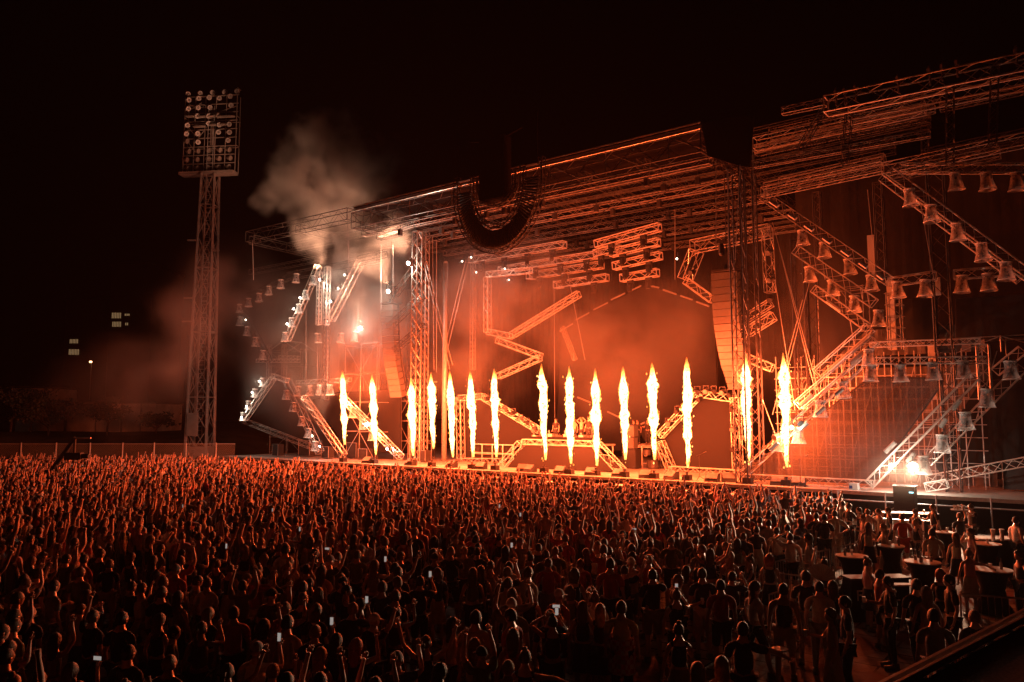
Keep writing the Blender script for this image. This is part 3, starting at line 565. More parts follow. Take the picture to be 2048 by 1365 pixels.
row([(525,757),(510,779),(497,803),(486,826)],1.0,'down the left truss with lit lamps',B_,.9)
row([(573,782),(587,806),(603,834),(617,858),(631,884)],1.6,'down the dark truss left of the first flame',B_,.95)
row([(596,774),(620,773),(640,771),(660,771)],3.0,'in the level row left of the first flame',B_,1.05)
row([(706,817),(726,840),(744,862)],1.6,'down the truss between the first two flames',B_,.95)
row([(636,668),(682,668),(710,665)],3.0,'in the smoky row left of the line array',B_,1.0)
LL=[(817,527,1.6,'bright white floodlight in the smoke under the roof corner',1300),(777,583,1.4,'bright white floodlight above the left line array',800),(722,657,2.5,'bright white floodlight left of the left line array',600),(690,550,2.0,'small elongated lamp in the smoke, upper of two',50),(677,577,2.0,'small elongated lamp in the smoke, lower of two',50),(662,603,1.0,'lit lamp right of the floodlit twin masts',120),
(640,560,.4,'lit lamp shining on the floodlit white truss top',260),(601,596,.7,'lit lamp beside the second floodlit bell',120),(588,618,.7,'lit lamp beside the third floodlit bell',90),(575,648,.7,'lit lamp beside the fourth floodlit bell',90),
(520,763,.7,'lit lamp in the top lit bell at far left',110),(505,785,.7,'lit lamp in the second lit bell at far left',80),(494,813,.7,'lit lamp in the third lit bell at far left',80),(484,835,.7,'lit lamp in the lowest lit bell at far left',120),
(625,872,1.3,'short lit lamp at the second lowest bell of the dark truss',70),(640,893,1.3,'short lit lamp at the lowest bell of the dark truss',70),(735,847,1.3,'lit lamp between the first two flames',120),(775,898,1.0,'lit lamp low between second and third flames',120),(492,640,2.0,'tiny lit lamp on the faint far left truss',15),
(1584,855,.2,'white lamp glowing behind the last flame jet',220),(1783,930,.4,'bright white floodlight at the foot of the bright diagonal truss',300),(1826,933,.4,'dazzling white floodlight, the brightest at lower right',650)]
for x,y,t,l,p in LL: lit_lamp(x,y,t,l,p*.55,col=(1,.8,.62) if x in (1783,1826) else (1,.85,.66),r=.2 if p==650 else .15 if p>=400 else .09,m='lamp_on' if p>=80 else 'lamp_dim')
for i,(x,y,t) in enumerate([(943,515,8),(953,545,8),(1010,538,9),(1018,560,9),(925,523,8),(1354,518,6)]):
    lit_lamp(x,y,t,'tiny pale point lamp in the smoke near the lamp bars, %s of six'%ORD[i],6,.07,'lamp_dim')
# fixtures clamped on the pentagon frames
FX=[(1395,783,7.3),(1412,782,7.3),(1428,782,7.3),(1445,784,7.3),(1460,789,7.3),(1379,796,7.3),(1355,822,7.3),(1336,846,7.3),(1466,818,7.2),(1467,858,7.2),(1468,898,7.2),(918,797,6.5),(937,793,6.5),(958,793,6.5),(975,797,6.5),(1010,820,6.5),(1027,826,6.5),(1042,838,6.5),(1055,845,6.5),(1068,860,6.5),(1600,845,.5),(1553,873,.5),(1384,545,3.6),(1543,560,3.6),(1540,600,3),(1538,505,3.6),(1400,798,7.2)]
for i,(x,y,t) in enumerate(FX):
    c=S(x,y,t); o=empty('stage_lamp',c); tag(o,'small unlit stage lamp clamped on the %s, %s'%('right pentagon frame' if 1310<x<1475 and y>700 else 'left pentagon frame' if x<1100 else 'right trusses',ORD[i%20]+(' one from its start' if i<20 else ' one further along')),'stage lamp','unlit lamps clamped on frames')
    q=random.uniform(-1,1); d=(-Nv+Uv*q*.6-Zv*.4).normalized()
    b=MB(); b.tube(c-d*.22,c+d*.22,.12,8,.16); b.build('housing','alu_dull' if i%2 else 'black',o)
    b=MB(); b.tube(c+Uv*.18,c+Uv*.18+Zv*.3,.025,4); b.tube(c-Uv*.18,c-Uv*.18+Zv*.3,.025,4); b.tube(c-Uv*.18+Zv*.3,c+Uv*.18+Zv*.3,.025,4); b.build('yoke','black_steel',o)
# ================================================================ line arrays
def line_array(pts,t,w,dep,label,nb):
    # pts: sight lines down the front face; the hang stays at one place along the stage and curls back at its foot
    a0=S(pts[0][0],pts[0][1],t).dot(Uv); q=[]
    for x,y in pts:
        r=ray(x,y); k=a0/r.dot(Uv); q.append(r*k+Zv*CAMH)
    o=empty('line_array',q[0]); tag(o,label,'line array','hanging line array loudspeakers')
    L=[0]
    for i in range(1,len(q)): L.append(L[-1]+(q[i]-q[i-1]).length)
    def at(s):
        s*=L[-1]
        for i in range(1,len(q)):
            if s<=L[i]+1e-6: return q[i-1].lerp(q[i],(s-L[i-1])/(L[i]-L[i-1]))
        return q[-1]
    for k in range(nb):
        p0=at(k/nb); p1=at((k+1)/nb-.004); d=(p1-p0).normalized(); bk=Uv.cross(d).normalized()
        if bk.dot(Nv)<0: bk=-bk
        b=MB(); ex=Uv*(w/2); vs=[p0-ex,p0+ex,p1+ex,p1-ex]; up=Zv*0
        vb=[v+bk*dep*.8+(d*-.0) for v in vs]; mid=(p0+p1)/2+bk*dep*.8; vb=[mid+(v-mid)*.86 for v in vb]
        b.add(vs+vb,[(0,1,2,3),(7,6,5,4),(0,4,5,1),(1,5,6,2),(2,6,7,3),(3,7,4,0)]); b.build('cabinet','speaker',o)
    b=MB(); c=q[0]; b.box(c+Zv*.12+Nv*dep*.5,Uv*(w*.45),Nv*(dep*.6),Zv*.06); b.box(c+Zv*.3+Nv*dep*.5,Uv*.1,Nv*.12,Zv*.2); b.build('flying_frame','black_steel',o)
    b=MB(); b.poly([at(k/12)+Uv*(w/2+.03)+Nv*dep*.6 for k in range(13)],.05,4); b.build('rear_rigging','black_steel',o)
    b=MB(); b.tube(c+Zv*.4+Nv*dep*.5,Vector((c.x,c.y,19))+Nv*dep*.5,.03,4); b.build('hanging_cable','black_steel',o)
    for u in (-.25,.45):
        b=MB(); d=c+Uv*u+Zv*(.55+.5*(u<0))+Nv*.4; b.lathe([(.1,0),(.17,.12),(.15,.6),(.08,.72)],d,8); b.box(d+Zv*.8,Uv*.3,Nv*.12,Zv*.1); b.build('chain_motor','black',o)
line_array([(1447,545),(1449,600),(1453,650),(1459,690),(1467,730),(1476,757),(1482,780)],2.4,1.5,1.0,'tall curved pale line array hanging right of centre',17)
line_array([(773,610),(774,650),(776,690),(780,730),(787,765),(792,796)],2.4,1.3,1.0,'smoke-veiled curved line array hanging left of centre',15)
# ================================================================ big hanging U of curved trusses in front of the roof
cc=S(992,372,-1.6); UR=empty('curved_truss_hanging',cc); tag(UR,'great dark U-shaped curved truss curtain hanging before the roof','curved truss')
def upath(rx,ry,ztop,n=44):
    pts=[cc+Uv*(-rx)+Zv*ztop]
    for i in range(n+1):
        t=math.pi+math.pi*i/n; pts.append(cc+Uv*(rx*math.cos(t))+Zv*(ry*math.sin(t)))
    pts.append(cc+Uv*rx+Zv*ztop); return pts
k_=45/1545*1.02
def ctruss(rx,ry,zt,w,name):
    a=upath(rx,ry,zt); bI=upath(rx-w,ry-w,zt); b=MB()
    for off in (0,.35):
        b.poly([p+Nv*off for p in a],.035,4); b.poly([p+Nv*off for p in bI],.035,4)
        for i in range(len(a)-1): b.tube(a[i]+Nv*off,bI[i+1]+Nv*off,.02,3,cap=False) if i%2 else b.tube(bI[i]+Nv*off,a[i+1]+Nv*off,.02,3,cap=False)
    for i in range(0,len(a),2): b.tube(a[i],a[i]+Nv*.35,.02,3); b.tube(bI[i],bI[i]+Nv*.35,.02,3)
    b.build(name,'black_steel',UR)
ex=abs((S(1080,372,-1.6)-S(904,372,-1.6)).dot(Uv))/2; ey=(S(992,372,-1.6)-S(992,506,-1.6)).z
ctruss(ex,ey,1.2,.3,'outer_truss'); ctruss(ex*.60,ey*.62,1.0,.25,'middle_truss'); ctruss(ex*.42,ey*.30,.8,.2,'inner_truss')
b=MB(); o1=upath(ex-.35,ey-.35,.9,60); i1=upath(ex*.62,ey*.66,.9,60)
for i in range(len(o1)):
    if i%1==0:
        d=(o1[i]-i1[i]); sdv=(o1[min(i+1,len(o1)-1)]-o1[max(i-1,0)]).normalized()*.05
        # vertical slats, drawn across the band
        b.prism([o1[i]-sdv,o1[i]+sdv,i1[i]+sdv*.7,i1[i]-sdv*.7],Nv*.3)
b.build('slat_cabinets','black',UR)
b=MB(); q0=S(990,330,-1.4); b.box(q0-Zv*.3,Uv*1.0,Nv*.4,Zv*2.0); b.build('centre_motor_box','canopy',UR)
b=MB(); 
for x in (-.9,.9): b.tube(q0+Uv*x+Zv*1.7,q0+Uv*x*2.4+Zv*2.0,.05,4); b.tube(cc+Uv*x*ex+Zv*1.2,cc+Uv*x*ex+Zv*4.2,.05,4)
b.build('hanging_poles','canopy',UR)
# ================================================================ booth, riser, band gear
bo=empty('booth_desk',P(-28.7,5.0,DZ)); tag(bo,'raised DJ desk crowded with players and mixers above the booth screen','desk')
b=MB(); b.sbx(-31.4,-26.0,3.8,6.4,3.05,3.15); b.build('riser_floor','wood',bo)
b=MB(); b.sbx(-31.2,-26.2,3.85,4.7,3.2,3.62); b.build('table','cloth_black',bo)
for i in range(12):
    b=MB(); a=-31+i*.42; h=random.uniform(.06,.2); b.sbx(a-.16,a+.16,4.0+random.uniform(0,.3),4.45,3.62,3.62+h); b.tube(P(a,4.1,3.62+h),P(a,4.05,3.7+h+random.uniform(0,.2)),.04,6); b.build('player','steel' if i%3==0 else 'black_steel',bo)
for s in (-31.3,-26.1): b=MB(); [b.tube(P(s,t,DZ),P(s,t,3.05),.05,5) for t in (4,6.2)]; b.build('riser_leg','steel',bo)
dr=empty('drum_riser',P(-24,11,DZ)); tag(dr,'wheeled riser with open pale frame behind the tenth to twelfth flames','riser')
p0,p1=S(1252,905,9.5),S(1318,910,9.5); ra,rb=p0.dot(Uv),p1.dot(Uv)
b=MB(); b.sbx(ra,rb,9.5,12.5,2.9,3.0); b.build('top','wood',dr)
b=MB()
for z in (DZ+.25,2.85): b.tube(P(ra,9.45,z),P(rb,9.45,z),.05,5)
for a in np.linspace(ra,rb,3): b.tube(P(a,9.45,DZ+.1),P(a,9.45,2.9),.05,5)
b.build('frame','alu',dr)
for a in np.linspace(ra+.3,rb-.3,4):
    b=MB(); b.lathe([(.12,0),(.12,.06)],P(a,9.4,DZ+.8),8,'y'); b.build('clamp_plate','steel',dr)
for a in (ra,rb): b=MB(); b.lathe([(.09,-.03),(.09,.03)],P(a,9.45,DZ+.09),8,'y'); b.build('caster','rubber',dr)
ws=empty('angled_speaker_stack',P(-26.0,8,DZ)); tag(ws,'stack of two pale faced speakers on dark drums right of the booth','speaker')
for z,q in ((3.2,.3),(4.0,.15)):
    c=P(-25.4,7.5,z); u=(Uv*math.cos(q)-Nv*math.sin(q)); b=MB(); b.box(c,u*.4,Nv*.3,Zv*.36); b.build('cabinet','speaker',ws)
b=MB(); b.box(P(-25.4,7.5,2.15),Uv*.5,Nv*.4,Zv*.64); b.build('plinth','black',ws)
kit=empty('drum_kit',P(-24.3,8.2,DZ)); tag(kit,'dark drum kit with small cymbals right of the booth','drum kit')
for a,t,z,r,h in [(-24.5,8,2.4,.28,.35),(-24.0,8.2,2.5,.22,.3),(-23.6,8.0,2.2,.3,.4),(-24.2,8.3,1.55,.45,.5),(-23.3,8.4,2.6,.2,.25)]:
    b=MB(); b.lathe([(r,0),(r,h)],P(a,t,z),12); b.build('drum','black_steel',kit)
for a,t,z in [(-24.9,8.1,3.1),(-23.2,8.1,3.2),(-24.1,8.5,3.4)]:
    b=MB(); b.lathe([(.26,0),(.05,.05),(.01,.06)],P(a,t,z),12); b.tube(P(a,t,DZ),P(a,t,z),.02,4); b.build('cymbal','alu',kit)
kr=empty('keyboard_riser',P(-37.5,6,DZ)); tag(kr,'keyboard riser with scattered gear behind the third to fifth flames','riser')
b=MB(); b.sbx(-39,-35,7,9,2.1,2.2); b.build('top','wood',kr)
b=MB(); [b.tube(P(a,7,DZ),P(a,7,2.9),.05,5) for a in np.linspace(-39,-35,5)]; b.tube(P(-39,7,2.85),P(-35,7,2.85),.05,5); b.tube(P(-39,7,2.2),P(-35,7,2.2),.05,5); b.build('frame','alu',kr)
for i in range(7): b=MB(); a=-38.7+i*.55; b.sbx(a-.2,a+.2,7.2,7.7,2.2,2.4+random.uniform(0,.9)); b.build('gear_case','black',kr)
for i,(a,t,w,h) in enumerate([(-47,3,1,.9),(-49.5,4,1.2,1.3),(-51,2.5,.9,1.0),(-55,3.5,1.5,1.4),(-57,2,.8,1.1),(-41.5,4,.8,.9),(-1.5,3,1.2,1.1),(-3.5,4,.9,1.4)]):
    o=empty('flight_case',P(a,t,DZ)); tag(o,'dark flight case standing on the deck, %s from the stage left end'%ORD[i],'case','flight cases on the deck')
    b=MB(); b.sbx(a-w/2,a+w/2,t,t+.6,DZ+.1,DZ+h); b.build('shell','black',o)
    b=MB(); 
    for x in (-w/2,w/2): b.tube(P(a+x,t-.01,DZ+.1),P(a+x,t-.01,DZ+h),.025,4)
    b.tube(P(a-w/2,t-.01,DZ+h),P(a+w/2,t-.01,DZ+h),.025,4); b.build('edge_frame','alu_dull',o)
# ================================================================ stadium light tower
TY=75.; tb=Y(398,925,TY); tbx=tb.x
LT=empty('light_tower',(tbx,TY,0)); tag(LT,'tall pale lattice stadium floodlight tower left of the stage','light tower')
WLOC[LT]=Vector((tbx,TY,0))
zt=28.9
def leg(sx,sy,z):
    k=z/zt; h0,h1=1.02,.64; h=h0+(h1-h0)*k; cxm=(tbx+(-30.1+.05-tbx)*k)
    return Vector((tbx+(-30.05-tbx)*k+h*sx,TY+h*sy,z))
for sx in (-1,1):
    for sy in (-1,1):
        b=MB(); b.tube(leg(sx,sy,0),leg(sx,sy,zt),.16,6,.12); b.build('leg','paint',LT)
b=MB(); nz=9; zz=np.linspace(0.5,zt,nz+1)
for i in range(nz):
    z0,z1=zz[i],zz[i+1]
    for (c0,c1) in (((-1,-1),(1,-1)),((1,-1),(1,1)),((1,1),(-1,1)),((-1,1),(-1,-1))):
        b.tube(leg(*c0,z0),leg(*c1,z1),.05,4); b.tube(leg(*c1,z0),leg(*c0,z1),.05,4)
        if i%2==0: b.tube(leg(*c0,z0),leg(*c1,z0),.06,4)
b.build('bracing','paint',LT)
b=MB()
for s in (-.28,.28): b.tube(leg(0,0,3)+Vector((s,-.3,0)),leg(0,0,zt+7)+Vector((s,-.3,0)),.035,4)
z=3.2
while z<zt+7: c=leg(0,0,z)+Vector((0,-.3,0)); b.tube(c-Vector((.28,0,0)),c+Vector((.28,0,0)),.02,3); z+=.42
for z in np.arange(4,zt,1.1):
    c=leg(0,0,z); b.poly([c+Vector((.3*math.cos(q),-.3-.35*math.sin(q),0)) for q in np.linspace(0,math.pi,7)],.018,3)
b.build('caged_ladder','steel',LT)
b=MB(); b.box(leg(-.35,-1.0,4.2)-Vector((0,.1,0)),Vector((.5,0,0)),Vector((0,.15,0)),Vector((0,0,1.1))); b.build('service_panel','paint',LT)
b=MB(); b.bx(tbx-1.0,tbx+1.2,TY-1.1,TY+1.0,0,2.1); b.build('base_cabin','paint',LT)
b=MB(); b.bx(tbx-.6,tbx+.0,TY-1.12,TY-1.103,.1,1.9); b.build('cabin_door','alu_dull',LT)
b=MB(); 
for z in (16.3,14,22): b.box(leg(-1,-1,z)+Vector((-.5,0,.1)),Vector((.45,0,0)),Vector((0,.1,0)),Vector((0,0,.06))); b.box(leg(1,-1,z-1)+Vector((.4,0,.1)),Vector((.3,0,0)),Vector((0,.1,0)),Vector((0,0,.06)))
b.build('side_arm','paint',LT)
# head frame, a slightly turned grid of cells
hc=Vector((-30.25,TY,zt)); ax=Vector((math.cos(-.12),math.sin(-.12),0)); ay=Vector((-ax.y,ax.x,0)); HW,HH=2.75,8.15
HF=empty('head_frame',hc); HF.parent=LT; HF.location=hc-WLOC[LT]
b=MB(); b.box(hc+Zv*.12,ax*(HW+.1),ay*.55,Zv*.14); b.build('platform','paint',HF)
b=MB(); rows=9; lz=lambda r:.3+r*(HH-.3)/rows
for r_ in range(rows+1):
    c=hc+Zv*lz(r_)+ax*(.02*r_)-ay*(.0); b.tube(c-ax*HW,c+ax*HW,.055,4)
    if r_ in (3,6): b.tube(c-ax*HW+ay*.6,c+ax*HW+ay*.6,.05,4)
for i in range(6): c=hc+ax*(-HW+i*HW*2/5); b.tube(c+Zv*.2,c+Zv*HH,.05,4)
for i in range(0,6,5): c=hc+ax*(-HW+i*HW*2/5)+ay*.7; b.tube(c+Zv*.2,c+Zv*HH,.05,4); [b.tube(c+Zv*z,c-ay*.7+Zv*z,.04,4) for z in (.3,3,6,8.9)]
for (x0,z0,x1,z1) in [(-2.8,5.5,-1.7,4.3),(-2.8,4.2,-1.5,2.4),(-2.7,6.5,-1,7.5),(2.8,7,1,6.5),(-1.5,3.5,.5,6),(-2.6,7.3,-.4,6.9)]: b.tube(hc+ax*x0+Zv*z0,hc+ax*x1+Zv*z1,.04,4)
b.build('grid','paint',HF)
b=MB(); b.box(hc+ax*.15+Zv*5.0+ay*.1,ax*.12,ay*.1,Zv*1.9); b.build('centre_post','paint',HF)
for x0,x1,z in [(-2.4,-1,6.0),(-1.2,.6,5.9),(-1.6,-.4,4.9),(.2,1.8,5.0),(0.9,2.7,5.8)]: b=MB(); b.box(hc+ax*((x0+x1)/2)+Zv*z-ay*.3,ax*((x1-x0)/2),ay*.15,Zv*.06); b.build('catwalk','paint',HF)
ln=0
tgt=Vector((10,30,0))
def flood(c,bright):
    d=(tgt-c).normalized() if bright else (Vector((60,60,0))-c).normalized()
    b=MB(); s=d.cross(Zv).normalized(); u=s.cross(d)
    b.tube(c-d*.35,c-d*.05,.18,10,.32,cap=True); b.tube(c-d*.05,c+d*.02,.34,12,.34,cap=False); return b,d
for r_ in range(9):
    for i in range(5):
        zc=lz(r_)+.45; xc=-HW+(i+.5)*HW*2/5
        if r_ in (3,) and i in (2,): continue
        if r_>=3 and (r_*5+i)%4==2 and r_<8: continue
        c=hc+ax*(xc+random.uniform(-.1,.1))+Zv*(zc if r_<3 else zc+random.uniform(-.15,.15))-ay*(.35 if r_>2 else 0)
        br=r_>=3 and random.random()<.75 or r_==8
        d=((tgt if br else Vector((90,40,2)))-c).normalized()
        h=Matrix.Identity(3); b=MB(); b.tube(c-d*.38,c-d*.04,.14,10,.26); b.tube(c-d*.04,c+d*.03,.27,12,.275,cap=False); b2=b
        o=b.build('reflector_housing','paint',HF); o.name='floodlamp'
        if br:
            b=MB(); b.tube(c+d*.0,c+d*.015,.25,12,.25); b.tube(c+d*.01,c+d*.06,.12,8,.05); b.build('lamp_glass','lampglass',HF)
for i in range(5):
    c=hc+ax*(-HW+.25+i*1.3)+Zv*(HH+.35); d=(tgt-c).normalized(); b=MB(); b.tube(c-d*.38,c-d*.04,.14,10,.26); b.tube(c-d*.04,c+d*.03,.27,12,.275,cap=False); b.tube(c-Zv*.4,c-d*.2,.04,4); b.build('floodlamp','paint',HF)
    b=MB(); b.tube(c,c+d*.015,.25,12,.25); b.tube(c+d*.01,c+d*.06,.12,8,.05); b.build('lamp_glass','lampglass',HF)
# ================================================================ left background
fe=empty('wire_fence',(-45,66,0)); tag(fe,'wire mesh fence with pale posts behind the crowd at left','fence')
fx=[(-30,0),(42,0),(112,0),(180,0),(245,0),(308,0),(372,1),(432,1),(-100,0)]
b=MB(); b.add([Y(-140,940,66)*1,Y(470,940,66)],[]) 
xa,xb=Y(-140,900,66).x,Y(470,900,66).x
b=MB(); b.add([(xa,66,.8),(xb,66,.8),(xb,66,2.65),(xa,66,2.65)],[(0,1,2,3)]); b.build('netting','net',fe)
b=MB(); b.tube((xa,66,2.65),(xb,66,2.65),.03,5); b.build('top_wire','steel',fe)
for x,_ in fx: q=Y(x,900,66).x; b=MB(); b.tube((q,66,0),(q,66,2.75),.06,6); b.build('post','steel',fe)
b=MB(); b.bx(xa,xb+1,65.2,65.5,0,1.25); tag(b.build('low_wall','render'),'long low pale concrete wall just behind the last crowd rows','wall')
def shed(px0,py0,px1,py1,d,label,doors,depth=8,m='render'):
    p0=Y(px0,py1,d); p1=Y(px1,py0,d); o=empty('shed',((p0.x+p1.x)/2,d,p0.z)); tag(o,label,'building'); z0,z1=min(p0.z,3),p1.z
    b=MB(); b.bx(p0.x,p1.x,d,d+depth,z0,z1); b.build('wall',m,o)
    b=MB(); b.bx(p0.x-.3,p1.x+.3,d-.4,d+depth+.3,z1,z1+.3); b.build('roof','roofing',o)
    for a,c,h0,h1,mm in doors:
        b=MB(); b.bx(p0.x+(p1.x-p0.x)*a,p0.x+(p1.x-p0.x)*c,d-.06,d-.004,z0+(z1-z0)*h0,z0+(z1-z0)*h1); b.build('panel' if mm!='roofing' else 'opening',mm,o)
    return o
shed(30,806,190,858,98,'long low pale building left behind a bush',[(.4,1,.75,.97,'roofing'),(.62,.66,0,1,'roofing'),(.2,.22,0,1,'roofing')])
shed(192,808,311,858,98,'low pale building with a lighter left door panel',[(.14,.4,.02,.6,'tape'),(.42,.45,0,1,'alu_dull'),(.75,.77,0,1,'alu_dull')])
shed(22,777,92,806,112,'faint upper building block above the long low building',[(.3,.34,0,1,'roofing')])
def tower_block(px0,px1,py0,d,label,wins):
    x0,x1=Y(px0,700,d).x,Y(px1,700,d).x; z1=Y(px0,py0,d).z; o=empty('apartment_block',((x0+x1)/2,d,0)); tag(o,label,'apartment block')
    b=MB(); b.bx(x0,x1,d,d+18,0,z1); b.build('wall','roofing',o)
    b=MB(); b.bx(x0-.5,x1+.5,d-.5,d+18.5,z1,z1+.6); b.build('roof','black',o)
    for (a,y0,c,y1) in wins:
        p,q=Y(a,y1,d-.1),Y(c,y0,d-.1); w=empty('window',((p.x+q.x)/2,d-.1,p.z)); w.parent=o; w.location=WLOC[w]-WLOC[o]
        b=MB(); b.bx(p.x,q.x,d-.12,d-.02,p.z,q.z); b.build('pane','window_lit',w)
        b=MB(); n=max(1,int((c-a)/3))
        for k in range(n+1): xx=p.x+(q.x-p.x)*k/n; b.bx(xx-.06,xx+.06,d-.2,d-.125,p.z,q.z)
        b.bx(p.x,q.x,d-.19,d-.13,p.z-.05,p.z+.12); b.build('frame','roofing',w)
tower_block(128,215,600,210,'dark apartment block with two stacked lit windows',[(139,679,157,688),(137,699,159,711)])
tower_block(216,300,530,196,'taller dark apartment block with two pairs of lit windows',[(223,626,243,638),(249,628,260,633),(224,644,243,655),(250,646,257,652)])
tower_block(330,372,640,240,'dark building with one small lit window beside the tower',[(352,676,358,692)])
c=Y(183,724,150); lp=empty('street_lamp',(c.x,150,3)); tag(lp,'small glowing street lamp on the dark slope','street lamp')
b=MB(); b.tube((c.x,150,3),(c.x,150,c.z+.1),.08,6); b.build('pole','steel',lp); b=MB(); b.lathe([(.05,-.2),(.28,-.1),(.2,.12)],(c.x,149.7,c.z),10); b.build('lamp_head',mat('street_lamp_glass',(.8,.6,.4),.3,emit=(1,.5,.22),es=7),lp)
def tree(px,py,d,h,w,label,n=1500,shape=1.0):
    p=Y(px,py,d); gz=p.z; o=empty('tree',(p.x,d,gz)); tag(o,label,'tree','trees on the bank'); r=random.Random(int(px))
    b=MB(); b.tube((p.x,d,gz-1),(p.x+.15,d,gz+h*.35),.16,7,.1); ends=[]
    for k in range(7):
        q=r.uniform(0,6.28); e=Vector((p.x+math.cos(q)*w*.35,d+math.sin(q)*w*.35,gz+h*r.uniform(.55,.85))); b.tube((p.x+.15,d,gz+h*r.uniform(.2,.35)),e,.07,5,.03); ends.append(e)
    b.build('trunk','bark',o)
    b=MB(); cl=[Vector((p.x+r.uniform(-.5,.5)*w,d+r.uniform(-.5,.5)*w,gz+h*r.uniform(.42,1))) for _ in range(16)]+ends
    for k in range(n):
        c=r.choice(cl)+Vector((r.gauss(0,w*.10),r.gauss(0,w*.10),r.gauss(0,h*.06))); s=r.uniform(.10,.24); a=Vector((r.uniform(-1,1),r.uniform(-1,1),r.uniform(-1,1))).normalized(); e=a.orthogonal().normalized()
        b.add([c-a*s,c+e*s*.5,c+a*s,c-e*s*.5],[(0,1,2,3)])
    b.build('crown','leaf',o)
tree(213,862,90,3.6,4.2,'slender tree with flat crown before the lighter low building'); tree(95,872,90,4.2,6.5,'broad dark bush before the long low building',1300); tree(20,865,92,5.5,5.5,'dark tree clump at the left picture edge',1300); tree(310,868,92,2.4,4,'low dark bush right of the low buildings',1200); tree(60,868,94,5.6,4.5,'tall dark tree beside the left edge clump',900)
# ================================================================ camera crane over the crowd
cb=Y(112,930,46); CR=empty('camera_crane',(cb.x,46,0)); tag(CR,'black camera crane boom rising over the left crowd','camera crane')
b=MB(); tip=Y(150,877,44); low=Y(108,935,46.5); b.tube(low-(tip-low)*.25,tip,.16,6,.11); b.build('boom','black',CR)
b=MB(); [b.tube(cb,Vector((cb.x+.7*math.cos(q),46+.7*math.sin(q),0)),.06,5) for q in (0,2.1,4.2)]; b.build('tripod','black',CR)
b=MB(); b.box(low-(tip-low)*.25,Vector((.3,0,0)),Vector((0,.3,0)),Vector((0,0,.25))); b.build('counterweight','black',CR)
b=MB(); b.tube(tip,tip-Zv*.9,.07,6); b.box(tip-Zv*1.0,Vector((.45,0,0)),Vector((0,.2,0)),Vector((0,0,.2))); b.tube(tip-Zv*1.0+Vector((.4,0,0)),tip-Zv*1.0+Vector((.85,0,0)),.14,8); b.build('camera_head','black',CR)
b=MB(); b.tube(tip,tip+Vector((.9,0,.02)),.05,5); b.build('cross_arm','steel',CR)
# ================================================================ people
def attr_mat(name,rough,spec):
    m=bpy.data.materials.new(name); m.use_nodes=True; nt=m.node_tree; b=nt.nodes['Principled BSDF']
    a=nt.nodes.new('ShaderNodeAttribute'); a.attribute_name='tint'; nt.links.new(a.outputs['Color'],b.inputs['Base Color'])
    b.inputs['Roughness'].default_value=rough; b.inputs['Specular IOR Level'].default_value=spec; b.inputs['Sheen Weight'].default_value=.7; b.inputs['Sheen Roughness'].default_value=.14; return m
def pmat(n,c,r=.8,**k): return mat(n,c,r,**k)
for i,c in enumerate([(.42,.25,.18),(.34,.19,.13),(.50,.32,.24)]): M['skin%d'%i]=pmat('skin_%s'%['warm','tanned','pale'][i],c,.42,sheen=.4)
M['hair0']=pmat('dark_hair',(.030,.020,.015),.6,sheen=.22,bump=.5,bs=60); M['hair1']=pmat('brown_hair',(.11,.06,.03),.6,sheen=.22,bump=.5,bs=60); M['hair2']=pmat('fair_hair',(.26,.16,.08),.6,sheen=.22,bump=.5,bs=60); M['hair3']=pmat('red_hair',(.30,.07,.03),.6,sheen=.22,bump=.5,bs=60)
CL={'black':(.025,.024,.025),'white':(.62,.60,.57),'grey':(.22,.21,.21),'navy':(.03,.04,.09),'red':(.35,.04,.03),'beige':(.45,.36,.27),'olive':(.12,.13,.06),'pink':(.55,.28,.27),'blue':(.10,.18,.33),'denim':(.10,.13,.2),'yellow':(.5,.42,.12)}
for k,c in CL.items(): M['c_'+k]=mat('%s_cloth'%k,c,.85,sheen=.8,bump=1.0,bs=9)
M['shoe']=mat('shoe_leather',(.12,.11,.10),.6)
def skin(nodes,edges,root,sub):
    names=list(nodes); ix={n:i for i,n in enumerate(names)}
    me=bpy.data.meshes.new('t'); me.from_pydata([nodes[n][:3] for n in names],[(ix[a],ix[b]) for a,b in edges],[])
    o=bpy.data.objects.new('t',me); COL.objects.link(o)
    md=o.modifiers.new('s','SKIN'); md.use_smooth_shade=True
    if not me.skin_vertices: raise RuntimeError('no skin layer')
    sv=me.skin_vertices[0].data
    for n,i in ix.items():
        r=nodes[n][3]; sv[i].radius=(r,r); sv[i].use_root=(n==root)
    if sub: s=o.modifiers.new('u','SUBSURF'); s.levels=sub; s.render_levels=sub
    dg=bpy.context.evaluated_depsgraph_get(); ev=o.evaluated_get(dg); m2=ev.to_mesh()
    v=np.array([tuple(x.co) for x in m2.vertices]); f=[tuple(p.vertices) for p in m2.polygons]
    ev.to_mesh_clear(); bpy.data.objects.remove(o); bpy.data.meshes.remove(me); return v,f
ARMS={'down':((.25,-.03,1.13),(.27,.05,.90)),'up':((.27,.10,1.62),(.21,.13,1.88)),'vee':((.37,.05,1.58),(.45,.09,1.84)),'phone':((.27,.22,1.38),(.13,.37,1.58)),'akimbo':((.41,-.08,1.18),(.20,.05,1.03)),
'clap':((.24,.2,1.24),(.055,.36,1.36)),'out':((.42,.12,1.33),(.62,.22,1.22)),'fist':((.32,.14,1.47),(.27,.18,1.73)),'face':((.25,.20,1.30),(.07,.17,1.52)),'drink':((.24,.12,1.17),(.17,.34,1.22)),'head':((.38,.02,1.58),(.16,-.02,1.72))}
